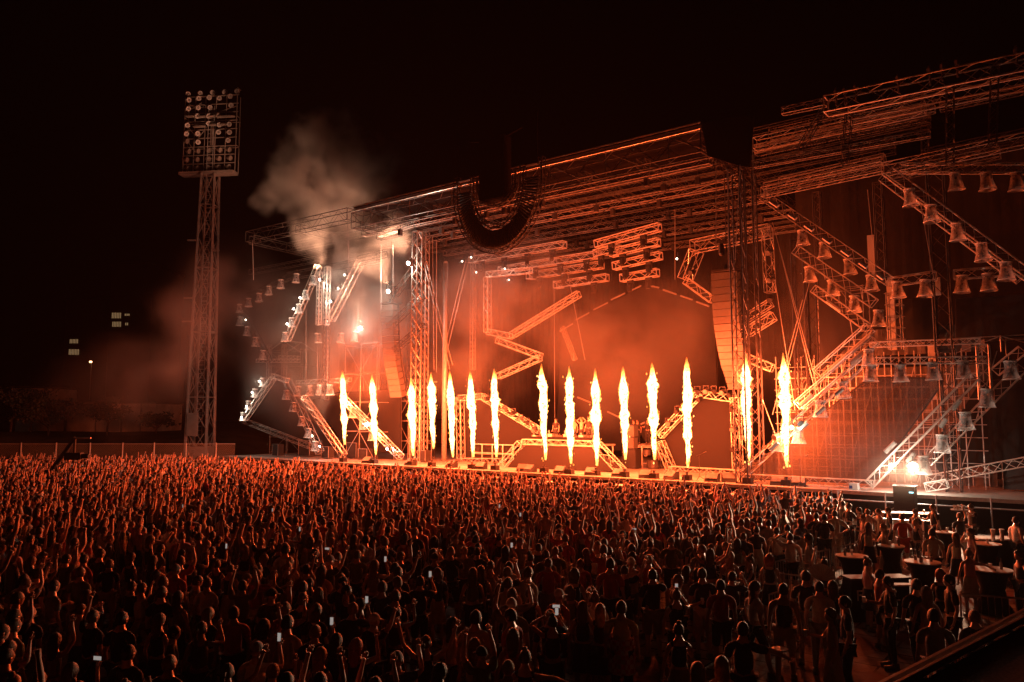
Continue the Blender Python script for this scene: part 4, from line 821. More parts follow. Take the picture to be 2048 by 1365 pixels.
def skeleton(L,Rr,legs,sex,fem):
    n={'pel':(0,0,.96,.135),'sp1':(0,.0,1.10,.118 if fem else .13),'sp2':(0,-.005,1.27,.135 if fem else .155),'nb':(0,-.01,1.43,.07),'nk':(0,.0,1.505,.058),'hd':(0,.015,1.60,.06)}
    e=[('pel','sp1'),('sp1','sp2'),('sp2','nb'),('nb','nk'),('nk','hd')]
    sw=.168 if fem else .205
    for s,tag_,A in ((-1,'L',L),(1,'R',Rr)):
        E,Wr=ARMS[A]; sh=Vector((s*sw*.97,-.01,1.375)); E=Vector((E[0]*s,E[1],E[2])); Wr=Vector((Wr[0]*s,Wr[1],Wr[2]))
        if Wr.z>1.5: sh.z+=.03
        hd=(Wr-E).normalized(); pm=Wr+hd*.06
        n['tp'+tag_]=(s*.085,-.012,1.425,.052 if not fem else .042)
        n['sh'+tag_]=(*sh,.072 if not fem else .055); n['um'+tag_]=(*sh.lerp(E,.5),.054 if not fem else .040); n['el'+tag_]=(*E,.039 if not fem else .033); n['fm'+tag_]=(*E.lerp(Wr,.4),.038 if not fem else .032); n['wr'+tag_]=(*Wr,.025); n['pm'+tag_]=(*pm,.033)
        e+=[('nb','tp'+tag_),('tp'+tag_,'sh'+tag_),('sh'+tag_,'um'+tag_),('um'+tag_,'el'+tag_),('el'+tag_,'fm'+tag_),('fm'+tag_,'wr'+tag_),('wr'+tag_,'pm'+tag_)]
        fy=legs*s; sp=.10+.02*abs(legs)*0
        n['hp'+tag_]=(s*.092,0,.90,.098); n['th'+tag_]=(s*.10,.01+fy*.08,.70,.083); n['kn'+tag_]=(s*.105,.03+fy*.14,.50,.058); n['cf'+tag_]=(s*.11,-.005+fy*.18,.36,.055); n['an'+tag_]=(s*.115,-.01+fy*.26,.09,.038); n['to'+tag_]=(s*.135,.13+fy*.26,.035,.032)
        e+=[('pel','hp'+tag_),('hp'+tag_,'th'+tag_),('th'+tag_,'kn'+tag_),('kn'+tag_,'cf'+tag_),('cf'+tag_,'an'+tag_),('an'+tag_,'to'+tag_)]
    return n,e
def squash(v,k=.72):
    v=v.copy(); m=(v[:,2]>.84)&(v[:,2]<1.45)&(np.abs(v[:,0])<.20)&(np.abs(v[:,1])<.2); v[m,1]*=k; return v
def head_mesh(n=18,m=13):
    vs=[];fs=[]
    for i in range(m+1):
        ph=math.pi*i/m
        for j in range(n):
            th=2*math.pi*j/n; x=math.sin(ph)*math.cos(th); y=math.sin(ph)*math.sin(th); z=math.cos(ph)
            X,Yy,Z=x*.080,y*.098,z*.113
            if z<0: X*=1-.28*(-z); Yy=Yy*(1-.12*(-z))+.012*(-z)
            if y>.3:
                Yy+=.024*math.exp(-((x/.16)**2))*math.exp(-((z+.12)/.17)**2)   # nose
                Yy-=.010*(math.exp(-(((abs(x)-.36)/.16)**2)))*math.exp(-((z-.06)/.12)**2)  # eye hollows
                Yy+=.007*math.exp(-((x/.35)**2))*math.exp(-((z+.50)/.10)**2)  # lips
                Yy+=.010*math.exp(-((x/.3)**2))*math.exp(-((z+.80)/.14)**2)   # chin
                Yy+=.005*math.exp(-((z-.22)/.1)**2)
            vs.append((X,Yy+.015,Z+1.622))
    for i in range(m):
        for j in range(n): a=i*n+j; b_=i*n+(j+1)%n; fs.append((a,a+n,b_+n,b_))
    b=MB(); b.add(vs,fs)
    for s in (-1,1): b.box((s*.080,.008,1.615),Vector((.009,.004,0)),Vector((0,.018,0)),Vector((0,0,.030)))
    return b
def fingers(b,n):
    for t in 'LR':
        W_=Vector(n['wr'+t][:3]); Pm=Vector(n['pm'+t][:3]); d=(Pm-W_).normalized(); f=Vector((0,1,0)); lat=d.cross(f)
        if lat.length<.2: lat=Vector((1,0,0))
        lat.normalize(); nrm=lat.cross(d).normalized(); c=Pm+d*.015
        for k,(o,l) in enumerate(((-.028,.062),(-.010,.075),(.009,.070),(.026,.055))):
            q=c+lat*o; m1=q+d*l*.55+nrm*.010; m2=q+d*l*.9+nrm*.030
            b.tube(q-d*.01,m1,.0095,5,.0085); b.tube(m1,m2,.0085,5,.006)
        sd=-1 if t=='L' else 1
        q=W_+d*.03-lat*.026*sd; b.tube(q,q-lat*.028*sd+d*.03+nrm*.01,.011,5,.009); b.tube(q-lat*.028*sd+d*.03+nrm*.01,q-lat*.03*sd+d*.055+nrm*.02,.009,5,.007)
def hair_mb(kind,hi=True):
    b=MB(); n,m=(20,12) if hi else (8,5); vs=[]
    top={'short':.70,'long':.60,'bun':.66,'cap':.5,'tail':.66,'curly':.6}[kind]
    g={'short':1.13,'long':1.27,'bun':1.09,'cap':1.13,'tail':1.07,'curly':1.32}[kind]
    for i in range(m+1):
        for j in range(n):
            th=2*math.pi*j/n; front=max(0,math.sin(th)); 
            lim=math.pi*(top-.26*front) if kind!='cap' else math.pi*(.5)
            ph=lim*i/m; x=math.sin(ph)*math.cos(th); y=math.sin(ph)*math.sin(th); z=math.cos(ph)
            k=g*(1+(.035 if kind!='cap' else 0)*noise.noise(Vector((x*4,y*4,z*4)))*(3 if kind=='curly' else 1.9))
            if i==m: k=1.0
            vs.append((x*.080*k,y*.098*k+.012,z*.113*k+1.625))
    b.add(vs,[(i*n+j,(i+1)*n+j,(i+1)*n+(j+1)%n,i*n+(j+1)%n) for i in range(m) for j in range(n)])
    if kind in('long','curly'):
        Lh=1.34 if kind=='long' else 1.46; prof=[]; nn=10 if hi else 5
        for k in range(nn+1):
            s=k/nn; z=1.69-(1.69-Lh)*s; w=(.100+.022*math.sin(s*3.1))*(1-.25*s)*(1.25 if kind=='curly' else 1); 
            for q in np.linspace(-1.25,1.25,9 if hi else 5):
                wv=.006*math.sin(k*1.3+q*3)
                prof.append((math.sin(q)*w,-.02-.07*math.cos(q)*(1-.15*s)-.02*s+wv,z))
        c=9 if hi else 5; l0=len(prof)
        inner=[(x*.7,y*.55-.0,z) for x,y,z in prof]
        f=[(k*c+i,k*c+i+1,(k+1)*c+i+1,(k+1)*c+i) for k in range(nn) for i in range(c-1)]
        f2=[(l0+a,l0+d,l0+c_,l0+b_) for a,b_,c_,d in f]
        ed=[(nn*c+i,nn*c+i+1,l0+nn*c+i+1,l0+nn*c+i) for i in range(c-1)]+[(k*c,(k+1)*c,l0+(k+1)*c,l0+k*c) for k in range(nn)]+[(k*c+c-1,l0+k*c+c-1,l0+(k+1)*c+c-1,(k+1)*c+c-1) for k in range(nn)]
        b.add(prof+inner,f+f2+ed)
    if kind=='bun': b.lathe([(.005,.10),(.035,.09),(.042,.06),(.030,.03),(.01,.02)],(0,-.045,1.70),10 if hi else 5)
    if kind=='tail': b.poly([Vector((0,-.10,1.66)),Vector((0,-.145,1.60)),Vector((0,-.14,1.50)),Vector((0,-.12,1.38))],.026,7 if hi else 4)
    if kind=='cap': b.box((0,.125,1.628),Vector((.06,0,0)),Vector((0,.05,-.006)),Vector((0,0,.006)))
    return b
def lower_mb(kind,n):
    b=MB()
    if kind in('shorts','trousers'):
        nn={'pel':(*n['pel'][:3],.150)}; e=[]
        for t in 'LR':
            for a,r in (('hp',.108),('th',.098),('kn',.080)): nn[a+t]=(*n[a+t][:3],r)
            e+=[('pel','hp'+t),('hp'+t,'th'+t),('th'+t,'kn'+t)]
            if kind=='trousers':
                nn['cf'+t]=(*n['cf'+t][:3],.068); nn['an'+t]=(n['an'+t][0],n['an'+t][1],.11,.055); e+=[('kn'+t,'cf'+t),('cf'+t,'an'+t)]
        v,f=skin(nn,e,'pel',1); b.add(squash(v,.86),f)
    else:
        zb={'skirt':.52,'dress':.38}[kind]; n_=18; pr=[(.135,1.02),(.150,.98),(.165,.86),(.185,.70),(.215 if kind=='skirt' else .23,zb)]
        vs=[(r*math.cos(2*math.pi*i/n_)*(1.05),r*math.sin(2*math.pi*i/n_)*.8*(1+.05*math.sin(i*2.1)*(k>2)),z) for k,(r,z) in enumerate(pr) for i in range(n_)]
        b.add(vs,[(k*n_+i,k*n_+(i+1)%n_,(k+1)*n_+(i+1)%n_,(k+1)*n_+i) for k in range(4) for i in range(n_)])
    return b
PROTO={}
def proto(L,Rr,fem,legs,lower,hair,top):
    key=(L,Rr,fem,legs,lower,hair,top)
    if key in PROTO: return PROTO[key]
    kb=('body',L,Rr,fem,legs)
    if kb not in PROTO:
        n,e=skeleton(L,Rr,legs,0,fem); v,f=skin(n,e,'pel',1); b=MB(); b.add(squash(v,.74),f); h=head_mesh(); b.add(h.v,h.f); fingers(b,n)
        me=mesh_of(b,'person',True); PROTO[kb]=(me,n)
        for s,t in ((-1,'L'),(1,'R')):
            a=Vector(n['an'+t][:3]); q=MB(); q.box((a.x+s*.008,a.y+.055,.045),Vector((.045,0,0)),Vector((0,.135,-.01)),Vector((0,0,.04))); q.box((a.x,a.y-.02,.09),Vector((.04,0,0)),Vector((0,.055,0)),Vector((0,0,.035))); PROTO[('shoe',t,legs)]=mesh_of(q,'shoe',True)
        for topk in ('tee','tank','none'):
            if topk=='none': continue
            nn={'pel':(0,0,.93,.150),'sp1':(0,0,1.10,.136 if fem else .150),'sp2':(0,-.005,1.27,.152 if fem else .172),'nb':(0,-.01,1.415,.085)}; ee=[('pel','sp1'),('sp1','sp2'),('sp2','nb')]
            if fem and topk=='tank': nn['pel']=(0,0,1.02,.140)
            for t in 'LR':
                nn['tp'+t]=(*n['tp'+t][:3],.062 if topk=='tee' else .048); nn['sh'+t]=(*n['sh'+t][:3],.082 if topk=='tee' else .058); ee+=[('nb','tp'+t),('tp'+t,'sh'+t)]
                if topk=='tee': nn['um'+t]=(*Vector(n['sh'+t][:3]).lerp(Vector(n['el'+t][:3]),.72),.066); ee.append(('sh'+t,'um'+t))
            v,f=skin(nn,ee,'pel',1); q=MB(); q.add(squash(v,.76),f); PROTO[('top',topk,L,Rr,fem)]=mesh_of(q,'shirt',True)
    me,n=PROTO[kb]
    kh=('hair',hair)
    if kh not in PROTO: PROTO[kh]=mesh_of(hair_mb(hair),'hair',True)
    kl=('low',lower,legs)
    if kl not in PROTO: PROTO[kl]=mesh_of(lower_mb(lower,n),lower,True)
    PROTO[key]=(me,PROTO[kh],PROTO.get(('top',top,L,Rr,fem)),PROTO[kl],PROTO[('shoe','L',legs)],PROTO[('shoe','R',legs)],n); return PROTO[key]
def mesh_of(b,name,smooth):
    me=bpy.data.meshes.new(name); me.from_pydata([tuple(v) for v in b.v],[],b.f); me.materials.append(None)
    if smooth: me.polygons.foreach_set('use_smooth',[True]*len(me.polygons))
    return me
def slot(o,m): o.material_slots[0].link='OBJECT'; o.material_slots[0].material=M[m]
STAGE_C=P(-25,3,0)
def person(loc,rz,h,L,Rr,fem,legs,lower,hair,top,skinm,hairm,topc,lowc,label,group=None,z=0):
    ms=proto(L,Rr,fem,legs,lower,hair,top)
    o=bpy.data.objects.new('person',ms[0]); COL.objects.link(o); slot(o,skinm); o.location=(loc[0],loc[1],z); o.rotation_euler=(0,0,rz); s=h/1.74; o.scale=(s,s,s)
    tag(o,label,'person',group)
    def ch(name,me,m):
        c=bpy.data.objects.new(name,me); COL.objects.link(c); slot(c,m); c.parent=o
    ch('cap' if hair=='cap' else 'hair',ms[1],hairm)
    if ms[2]: ch('shirt' if top=='tee' else 'vest_top',ms[2],topc)
    ch(lower if lower in('skirt','trousers','shorts') else 'dress_skirt',ms[3],lowc); ch('shoe',ms[4],'shoe'); ch('shoe',ms[5],'shoe')
    return o,ms[6],s
def face_to(x,y,tx,ty): return math.atan2(ty-y,tx-x)-math.pi/2
def handpos(o,n,s,t,loc,rz,z=0):
    p=Vector(n['pm'+t][:3]); d=(p-Vector(n['wr'+t][:3])).normalized(); p=p+d*.05; c,sn=math.cos(rz),math.sin(rz)
    return Vector((loc[0]+(p.x*c-p.y*sn)*s,loc[1]+(p.x*sn+p.y*c)*s,p.z*s+z))
M['phone_on']=mat('lit_phone_screen',(.6,.6,.6),.3,emit=(1,.93,.85),es=.26)
def phone(p,rz,label,on=True,lie=False):
    o=empty('phone',p); tag(o,label,'phone'); u=Vector((math.cos(rz),math.sin(rz),0)); f=Vector((-math.sin(rz),math.cos(rz),0)); a,b_=(.032,.066) if not lie else (.066,.032)
    b=MB(); b.box(p+Zv*.05,u*a,f*.005,Zv*b_); b.build('case','rubber',o)
    b=MB(); b.box(p+Zv*.05-f*.0065,u*(a-.004),f*.001,Zv*(b_-.006)); b.build('screen','phone_on' if on else 'rubber',o)
HANDP=[]   # ground spots already taken
# --- hand-placed people: px, py of head top, height, left arm, right arm, sex, legs, lower, hair, top, skin, hairmat, top colour, lower colour, facing, label
DN='down'
PP=[
(513,1285,1.78,DN,'phone',0,0,'trousers','cap','tee',0,'c_grey','white','black','S','man in pale cap and white tee filming with raised phone, bottom left'),
(574,1232,1.84,DN,DN,0,0,'trousers','short','tee',0,'hair0','beige','black','S','tall man in pale tee seen from behind, right of the cap man'),
(851,1272,1.70,'vee','vee',1,0,'shorts','tail','tank',0,'hair1','black','black','S','woman in black vest with both arms up in a wide V, bottom centre'),
(951,1222,1.86,DN,DN,0,0,'shorts','short','tee',0,'hair0','beige','grey','S','broad man in pale tee standing back to us, bottom centre'),
(1242,1203,1.83,DN,DN,0,0,'trousers','short','tee',0,'hair1','yellow','black','S','man in yellow-shouldered shirt with faint checks, back to us'),
(712,1280,1.66,DN,'fist',1,0,'shorts','long','tank',0,'hair3','black','black','S','woman with long reddish hair and one bent raised arm, bottom left of centre'),
(640,1298,1.64,DN,DN,1,0,'skirt','long','tank',0,'hair2','black','black','S','woman with fair hair in dark top at bottom edge left of centre'),
(672,1270,1.66,DN,DN,1,0,'shorts','long','tank',1,'hair0','black','black','S','long dark haired woman standing just behind two others at bottom'),
(1050,1300,1.72,DN,'out',1,0,'shorts','bun','tank',0,'hair1','black','black','S','bare shouldered person reaching one arm right, bottom centre'),
(1016,1322,1.70,DN,DN,0,0,'shorts','cap','tee',0,'c_beige','black','black','S','person in pale patterned cap at the very bottom centre'),
(338,1312,1.75,DN,DN,0,0,'shorts','short','tee',0,'hair2','black','black','S','short fair haired man at bottom left beside a bald headed one'),
(256,1292,1.75,DN,DN,0,0,'shorts','short','tee',0,'hair0','black','black','S','man with lit ear and cheek above bottom left edge'),
(12,1300,1.76,DN,DN,0,0,'trousers','short','tee',0,'hair0','red','black','S','man in dark red tee cut by the left bottom corner'),
(140,1330,1.70,DN,'phone',1,0,'trousers','long','tee',0,'hair0','black','black','S','person holding a sideways lit phone at bottom left'),
(243,1225,1.80,DN,DN,0,0,'trousers','short','tee',0,'hair0','black','black','S','man with strongly lit profile, lower left of the crowd'),
(185,1222,1.74,'up',DN,0,0,'trousers','short','tee',0,'hair1','black','black','S','man with curly lit hair lower left, one arm up'),
(318,1230,1.68,DN,DN,1,0,'skirt','long','tank',2,'hair1','black','black','S','woman with hair over bare lit shoulder, lower left'),
(1105,1232,1.70,'head','phone',1,0,'shorts','bun','tank',0,'hair0','black','black','S','woman filming overhead with elbows spread, bottom centre right'),
(1165,1205,1.68,DN,DN,1,0,'skirt','long','tank',1,'hair1','black','black','S','woman with long straight hair left of the yellow shouldered man'),
(1200,1210,1.66,'up',DN,1,0,'skirt','long','tank',0,'hair2','black','black','S','fair long haired woman with hand up beside the yellow shouldered man'),
(1357,1247,1.68,DN,'drink',1,0,'skirt','bun','tank',0,'hair0','black','grey','S','dark haired woman with a ring in her bun seen from behind'),
(1353,1180,1.72,DN,'phone',1,0,'shorts','bun','tank',0,'hair2','black','black','S','bare shouldered woman looking down at a lit phone'),
(1305,1139,1.86,DN,'face',0,0,'shorts','short','tee',0,'hair0','black','grey','S','big man in black tee drinking with hand at his mouth'),
(1355,1150,1.80,DN,'drink',0,0,'shorts','short','tee',0,'hair2','black','black','R','fair curly man turned right holding a cup'),
(1404,1137,1.84,DN,'drink',0,0,'shorts','short','tee',0,'hair0','black','beige','S','man in black tee and pale shorts, legs lit from ahead'),
(1441,1160,1.80,DN,DN,0,0,'shorts','short','tee',1,'hair0','red','black','S','man in dark red tee and black shorts standing square, back to us'),
(1485,1245,1.80,DN,'out',0,0,'trousers','short','tee',0,'hair0','black','black','S','man in backpack straps holding a tray arm out right'),
(1395,1328,1.70,DN,DN,1,0,'skirt','long','tee',0,'hair2','beige','black','S','fair haired woman cut off at the very bottom right of centre'),
(1443,1316,1.70,DN,DN,1,0,'skirt','long','tank',0,'hair2','beige','black','S','woman with glowing fair hair at bottom edge right of centre'),
(1508,1165,1.80,DN,DN,0,1,'shorts','long','tee',0,'hair1','white','black','R','long haired man in white shirt looking right'),
(1566,1168,1.84,DN,DN,0,1,'shorts','short','tank',1,'hair0','black','beige','S','man in black vest and pale shorts walking away'),
(1611,1142,1.86,DN,DN,0,0,'shorts','short','tee',1,'hair0','black','grey','S','large man in black tee behind the pale shorts man'),
(1638,1164,1.76,DN,'drink',0,0,'trousers','short','tee',0,'hair0','beige','grey','S','man in light tee next to the woman with long hair'),
(1665,1163,1.68,DN,DN,1,0,'trousers','long','tank',0,'hair1','black','black','S','woman with long lit hair right of the light tee man'),
(1662,1219,1.64,DN,'drink',1,0,'dress','long','tank',0,'hair1','beige','beige','L','woman in long pale dress looking down at her hands'),
(1691,1193,1.80,DN,DN,0,0,'trousers','short','tee',0,'hair0','navy','navy','L','tall man in dark tee and trousers seen in profile'),
(1460,1105,1.68,DN,DN,1,1,'trousers','long','tank',0,'hair2','beige','beige','S','woman with wild curly lit hair and belt'),
(1500,1112,1.70,'drink',DN,1,0,'skirt','bun','tank',0,'hair1','black','black','L','woman with two hair buns drinking'),
(1538,1110,1.66,DN,DN,1,0,'skirt','curly','tank',0,'hair3','black','black','S','woman with big frizzy red rimmed hair'),
(1580,1067,1.78,'head',DN,0,0,'shorts','short','tee',0,'hair0','white','black','S','man in white tee with hand to his head at the barrier'),
(1617,1069,1.80,DN,DN,0,0,'shorts','curly','tee',0,'hair1','white','beige','L','curly man in white tee facing left by the barrier'),
(1553,1055,1.78,DN,'akimbo',0,0,'shorts','short','tee',1,'hair0','beige','black','S','bare armed man with hand on hip near barrier'),
(1575,1050,1.74,'up','out',0,0,'shorts','short','tee',0,'hair0','black','black','S','man reaching both arms toward the crowd near barrier'),
(1648,1118,1.66,'up',DN,1,0,'shorts','bun','tank',0,'hair0','black','black','S','woman raising one arm beside the pale hand fan'),
(1519,1034,1.84,DN,DN,0,0,'trousers','short','tee',0,'hair0','black','black','S','big man in black tee at the crowd edge'),
(1537,1040,1.78,DN,DN,0,0,'trousers','short','tee',0,'hair0','grey','black','S','man in grey tee beside the big black tee man'),
(1494,1025,1.78,DN,DN,0,0,'trousers','short','tee',0,'hair0','red','black','S','man in reddish tee left of the big black tee man'),
(1609,1004,1.80,DN,DN,0,0,'trousers','short','tee',0,'hair1','beige','black','S','man against the pale platform top, first from left'),
(1629,1006,1.76,DN,DN,0,0,'trousers','short','tee',0,'hair0','black','black','S','man against the pale platform top, second from left'),
(1617,1014,1.80,DN,DN,0,0,'trousers','short','tee',0,'hair1','red','black','S','man in reddish tee before the pale platform'),
(1632,1026,1.82,DN,DN,0,0,'trousers','short','tee',0,'hair0','black','black','S','first of two dark backs standing close below platform'),
(1648,1028,1.84,DN,DN,0,0,'trousers','short','tee',0,'hair0','black','black','S','second of two dark backs, right one, below platform'),
(1669,1021,1.84,DN,'akimbo',0,0,'trousers','short','tee',0,'hair0','beige','beige','S','tall man in light tee and trousers leaning, hand on hip'),
(1697,1007,1.80,DN,'drink',0,0,'trousers','short','tee',0,'hair0','black','black','R','dark man facing right holding a cup by the barrier'),
(1718,1016,1.68,DN,'drink',1,0,'skirt','long','tank',0,'hair0','black','black','L','dark haired woman facing the dark man by the barrier'),
(1735,1018,1.78,DN,DN,0,0,'trousers','short','tee',0,'hair1','beige','black','S','man in light tee behind the barrier woman'),
(1726,1030,1.66,'drink',DN,1,0,'skirt','bun','tank',0,'hair1','pink','black','L','small woman with raised forearms holding a drink'),
(1757,1018,1.76,DN,'face',0,0,'trousers','short','tee',0,'hair1','beige','black','L','man in light top standing above long haired women'),
(1736,1046,1.70,DN,'drink',1,0,'skirt','long','tank',0,'hair1','beige','black','S','woman with very long dark hair at the high table'),
(1767,1049,1.68,DN,'drink',1,0,'dress','long','tank',2,'hair2','beige','beige','L','blonde woman in beige dress at the high table'),
(1777,1015,1.80,DN,DN,0,0,'trousers','short','tee',0,'hair0','black','black','L','dark haired man behind the blonde woman'),
(1804,1028,1.80,DN,DN,0,0,'shorts','short','tee',0,'hair0','red','red','S','man in reddish shirt and shorts seen from behind'),
(1832,1039,1.70,DN,DN,1,0,'shorts','bun','tank',0,'hair2','black','black','L','fair woman with tied hair beside the reddish shirt man'),
(1830,1018,1.76,DN,DN,0,0,'trousers','cap','tee',0,'c_grey','black','black','R','person with visor cap in dark top by the crates'),
(1866,1009,1.80,DN,'drink',0,0,'trousers','short','tee',0,'hair1','black','black','L','fair headed man in black behind a counter'),
(1864,1058,1.84,DN,DN,0,0,'trousers','short','tee',0,'hair0','beige','black','S','broad man in light shirt at the glass-laden table'),
(1919,1026,1.74,DN,'up',0,0,'shorts','short','tee',0,'hair1','black','beige','S','waiter lifting a tray of drinks overhead'),
(1942,1009,1.78,'phone',DN,0,0,'trousers','short','tee',0,'hair0','black','black','L','dark figure reaching for the lifted tray'),
(1911,1067,1.68,DN,DN,1,0,'skirt','long','tank',0,'hair1','beige','black','S','woman with long hair in light top at the small table'),
(1941,1058,1.70,DN,'face',1,0,'skirt','long','tank',0,'hair1','pink','black','L','long haired woman turned left with hand near face'),
(1937,1099,1.66,DN,'out',1,0,'skirt','bun','tank',0,'hair2','pink','beige','S','woman in short pale skirt standing alone on lit floor'),
(2031,1034,1.84,DN,DN,0,0,'trousers','short','tee',0,'hair0','white','black','R','barman in white tee at the bar on the right edge'),
(2038,1103,1.70,'out',DN,1,0,'trousers','curly','tank',0,'hair1','black','black','L','curly haired woman cut by the right picture edge, arm out'),
(1734,1117,1.66,DN,'drink',1,0,'skirt','bun','tank',0,'hair1','pink','black','R','woman holding drink left of the white counter top'),
(1758,1140,1.68,'drink',DN,1,0,'shorts','short','tank',0,'hair0','red','black','R','short haired woman in reddish vest chatting'),
(1777,1154,1.78,DN,'drink',0,0,'trousers','short','tee',1,'hair0','black','black','L','man in black tee facing left into the chat group'),
(1833,1159,1.84,DN,DN,0,1,'trousers','short','tee',0,'hair0','black','black','S','tall all black man with legs apart, back to us'),
(1852,1175,1.74,DN,DN,1,0,'dress','long','tank',0,'hair2','beige','beige','S','woman with long fair hair in light dress'),
(1899,1150,1.82,DN,DN,0,0,'trousers','short','tee',0,'hair0','black','black','L','dark man in profile right of the light dress woman'),
(1880,1140,1.62,DN,DN,1,0,'dress','curly','tank',0,'hair3','black','black','S','woman with huge windswept hair hiding behind others'),
(1867,1219,1.84,DN,DN,0,0,'trousers','short','tee',0,'hair0','grey','black','S','broad man in grey tee close to the rail, back to us'),
(1949,1222,1.72,DN,DN,0,0,'trousers','short','tee',0,'hair1','black','black','S','man in black tee half hidden by the slanting rail'),
]
for r in PP:
    px,py,h,L,Rr,fem,legs,low,hair,top,sk,hm,tc,lc,fc,lab=r
    q=G(px,py,h); loc=(q.x,q.y)
    rz=face_to(q.x,q.y,STAGE_C.x,STAGE_C.y)
    if px>1450: rz=face_to(q.x,q.y,*P(-14,3)[:2])
    if fc=='L': rz=math.pi/2+random.uniform(-.3,.1)
    if fc=='R': rz=-math.pi/2+random.uniform(-.1,.3)
    rz+=random.uniform(-.12,.12)
    o,n,s=person(loc,rz,h,L,Rr,fem,legs,low,hair,top,'skin%d'%sk,hm,'c_'+tc,'c_'+lc,lab)
    HANDP.append(loc)
    if 'faint checks' in lab:
        m=bpy.data.materials.new('red_white_checks'); m.use_nodes=True; nt=m.node_tree; ck=nt.nodes.new('ShaderNodeTexChecker'); ck.inputs['Scale'].default_value=14; ck.inputs['Color1'].default_value=(.30,.02,.02,1); ck.inputs['Color2'].default_value=(.42,.38,.34,1)
        tc=nt.nodes.new('ShaderNodeTexCoord'); nt.links.new(tc.outputs['Object'],ck.inputs['Vector']); nt.links.new(ck.outputs[0],nt.nodes['Principled BSDF'].inputs[0])
        b=MB(); b.lathe([(.235,.62),(.225,.80),(.205,1.0),(.20,1.16)],n=20,cap=False); b.v=[(x,y*.72,z) for x,y,z in b.v]; w_=b.build('checked_cloth',m,o,smooth=True,local=True)
    if 'phone' in (L,Rr) and 'phone' in lab or 'filming' in lab:
        phone(handpos(o,n,s,'R' if Rr=='phone' else 'L',loc,rz),rz,'lit phone held by the %s'%{513:'man in pale cap at bottom left',140:'person at bottom left, held sideways',1105:'woman filming overhead with elbows spread',1353:'bare shouldered woman looking down'}[px],lie=px==140)
    if Rr=='drink':
        c=handpos(o,n,s,'R',loc,rz); b=MB(); b.lathe([(.025,-.05),(.036,.07)],c,8); tag(b.build('drink_cup','white'),'plastic cup in the hand of the %s'%(' '.join(lab.split()[:8])),'cup')
# people holding lit phones inside the crowd
PHN=[(862,1148),(772,1118),(735,1199),(1365-340,1090),(1270,1058),(1297,1027),(1000,1012),(1042,1029),(665,1242),(655,1097),(453,1092),(600,1058),(545,1020),(365,1012),(1115,1212)]
PLW=['bright one left of centre','near the middle left','lower middle','centre','right of centre, far rows','far right rows near the pit','far rows at centre','second in the far rows at centre','lower left of centre','upper middle left','left third','left of middle, small','far rows left of centre','far left rows','bottom, right of centre']
for i,(px,py) in enumerate(PHN):
    q=G(px,py,1.72); rz=face_to(q.x,q.y,STAGE_C.x,STAGE_C.y); s=1.0
    n,_=skeleton(DN,'phone',0,0,0); w=Vector(n['pmR'][:3]); c,sn=math.cos(rz),math.sin(rz); loc=(q.x-(w.x*c-w.y*sn),q.y-(w.x*sn+w.y*c))
    fem=i%2
    o,n,s=person(loc,rz,1.74,DN,'phone',fem,0,'shorts',['short','long'][fem],['tee','tank'][fem],'skin0','hair%d'%(i%3),'c_'+['black','grey','navy','beige'][i%4],'c_black','person filming with a lit phone in the crowd, %s'%PLW[i]); HANDP.append(loc)
    phone(handpos(o,n,s,'R',loc,rz),rz,'lit phone screen above the crowd, %s'%PLW[i],lie=i%5==4)
# performers on stage
for (px,py,t,h,L,Rr,fem,hair,tc,lab,z) in [(1163,857,5.2,1.70,'head','head',1,'tail','beige','woman dancing with both arms over her head on the booth riser',3.15),(1178,853,5.0,1.84,DN,DN,0,'short','black','DJ in black standing behind the desk',3.15),(1149,865,5.3,1.66,DN,DN,1,'long','beige','woman half hidden beside the dancing woman on the riser',3.15),(1112,870,5.5,1.7,DN,DN,0,'short','black','dim figure at the left end of the booth desk',3.15)]:
    p=S(px,py+8,t); a=p.dot(Uv); l=P(a,t,0); person((l.x,l.y),math.atan2(-Nv.y,-Nv.x)-math.pi/2,h,L,Rr,fem,0,'shorts',hair,'tank' if fem else 'tee','skin2','hair2' if fem else 'hair0','c_'+tc,'c_black',lab,z=z)
for k,(px,t,lab) in enumerate([(1268,10.3,'performer on the riser left of the eleventh flame'),(1276,11,'second performer on the riser beside another'),(1296,10.6,'performer with lit arm on the riser'),(1327,9,'performer standing beside the riser and the right pentagon'),(1198,9.5,'performer by the angled speakers'),(868,8.6,'keyboard player behind the fourth flame'),(843,8.8,'musician behind the third flame'),(1183,9.3,'bald man with dark shirt between the ninth and tenth flames')]):
    a=S(px,890,t).dot(Uv); l=P(a,t,0); z=3.0 if k<3 else DZ
    person((l.x,l.y),math.atan2(-Nv.y,-Nv.x)-math.pi/2+random.uniform(-.5,.5),1.76,random.choice([DN,'drink']),'drink',k%2,0,'trousers','short','tee','skin2','hair0','c_black','c_black',lab,z=z)
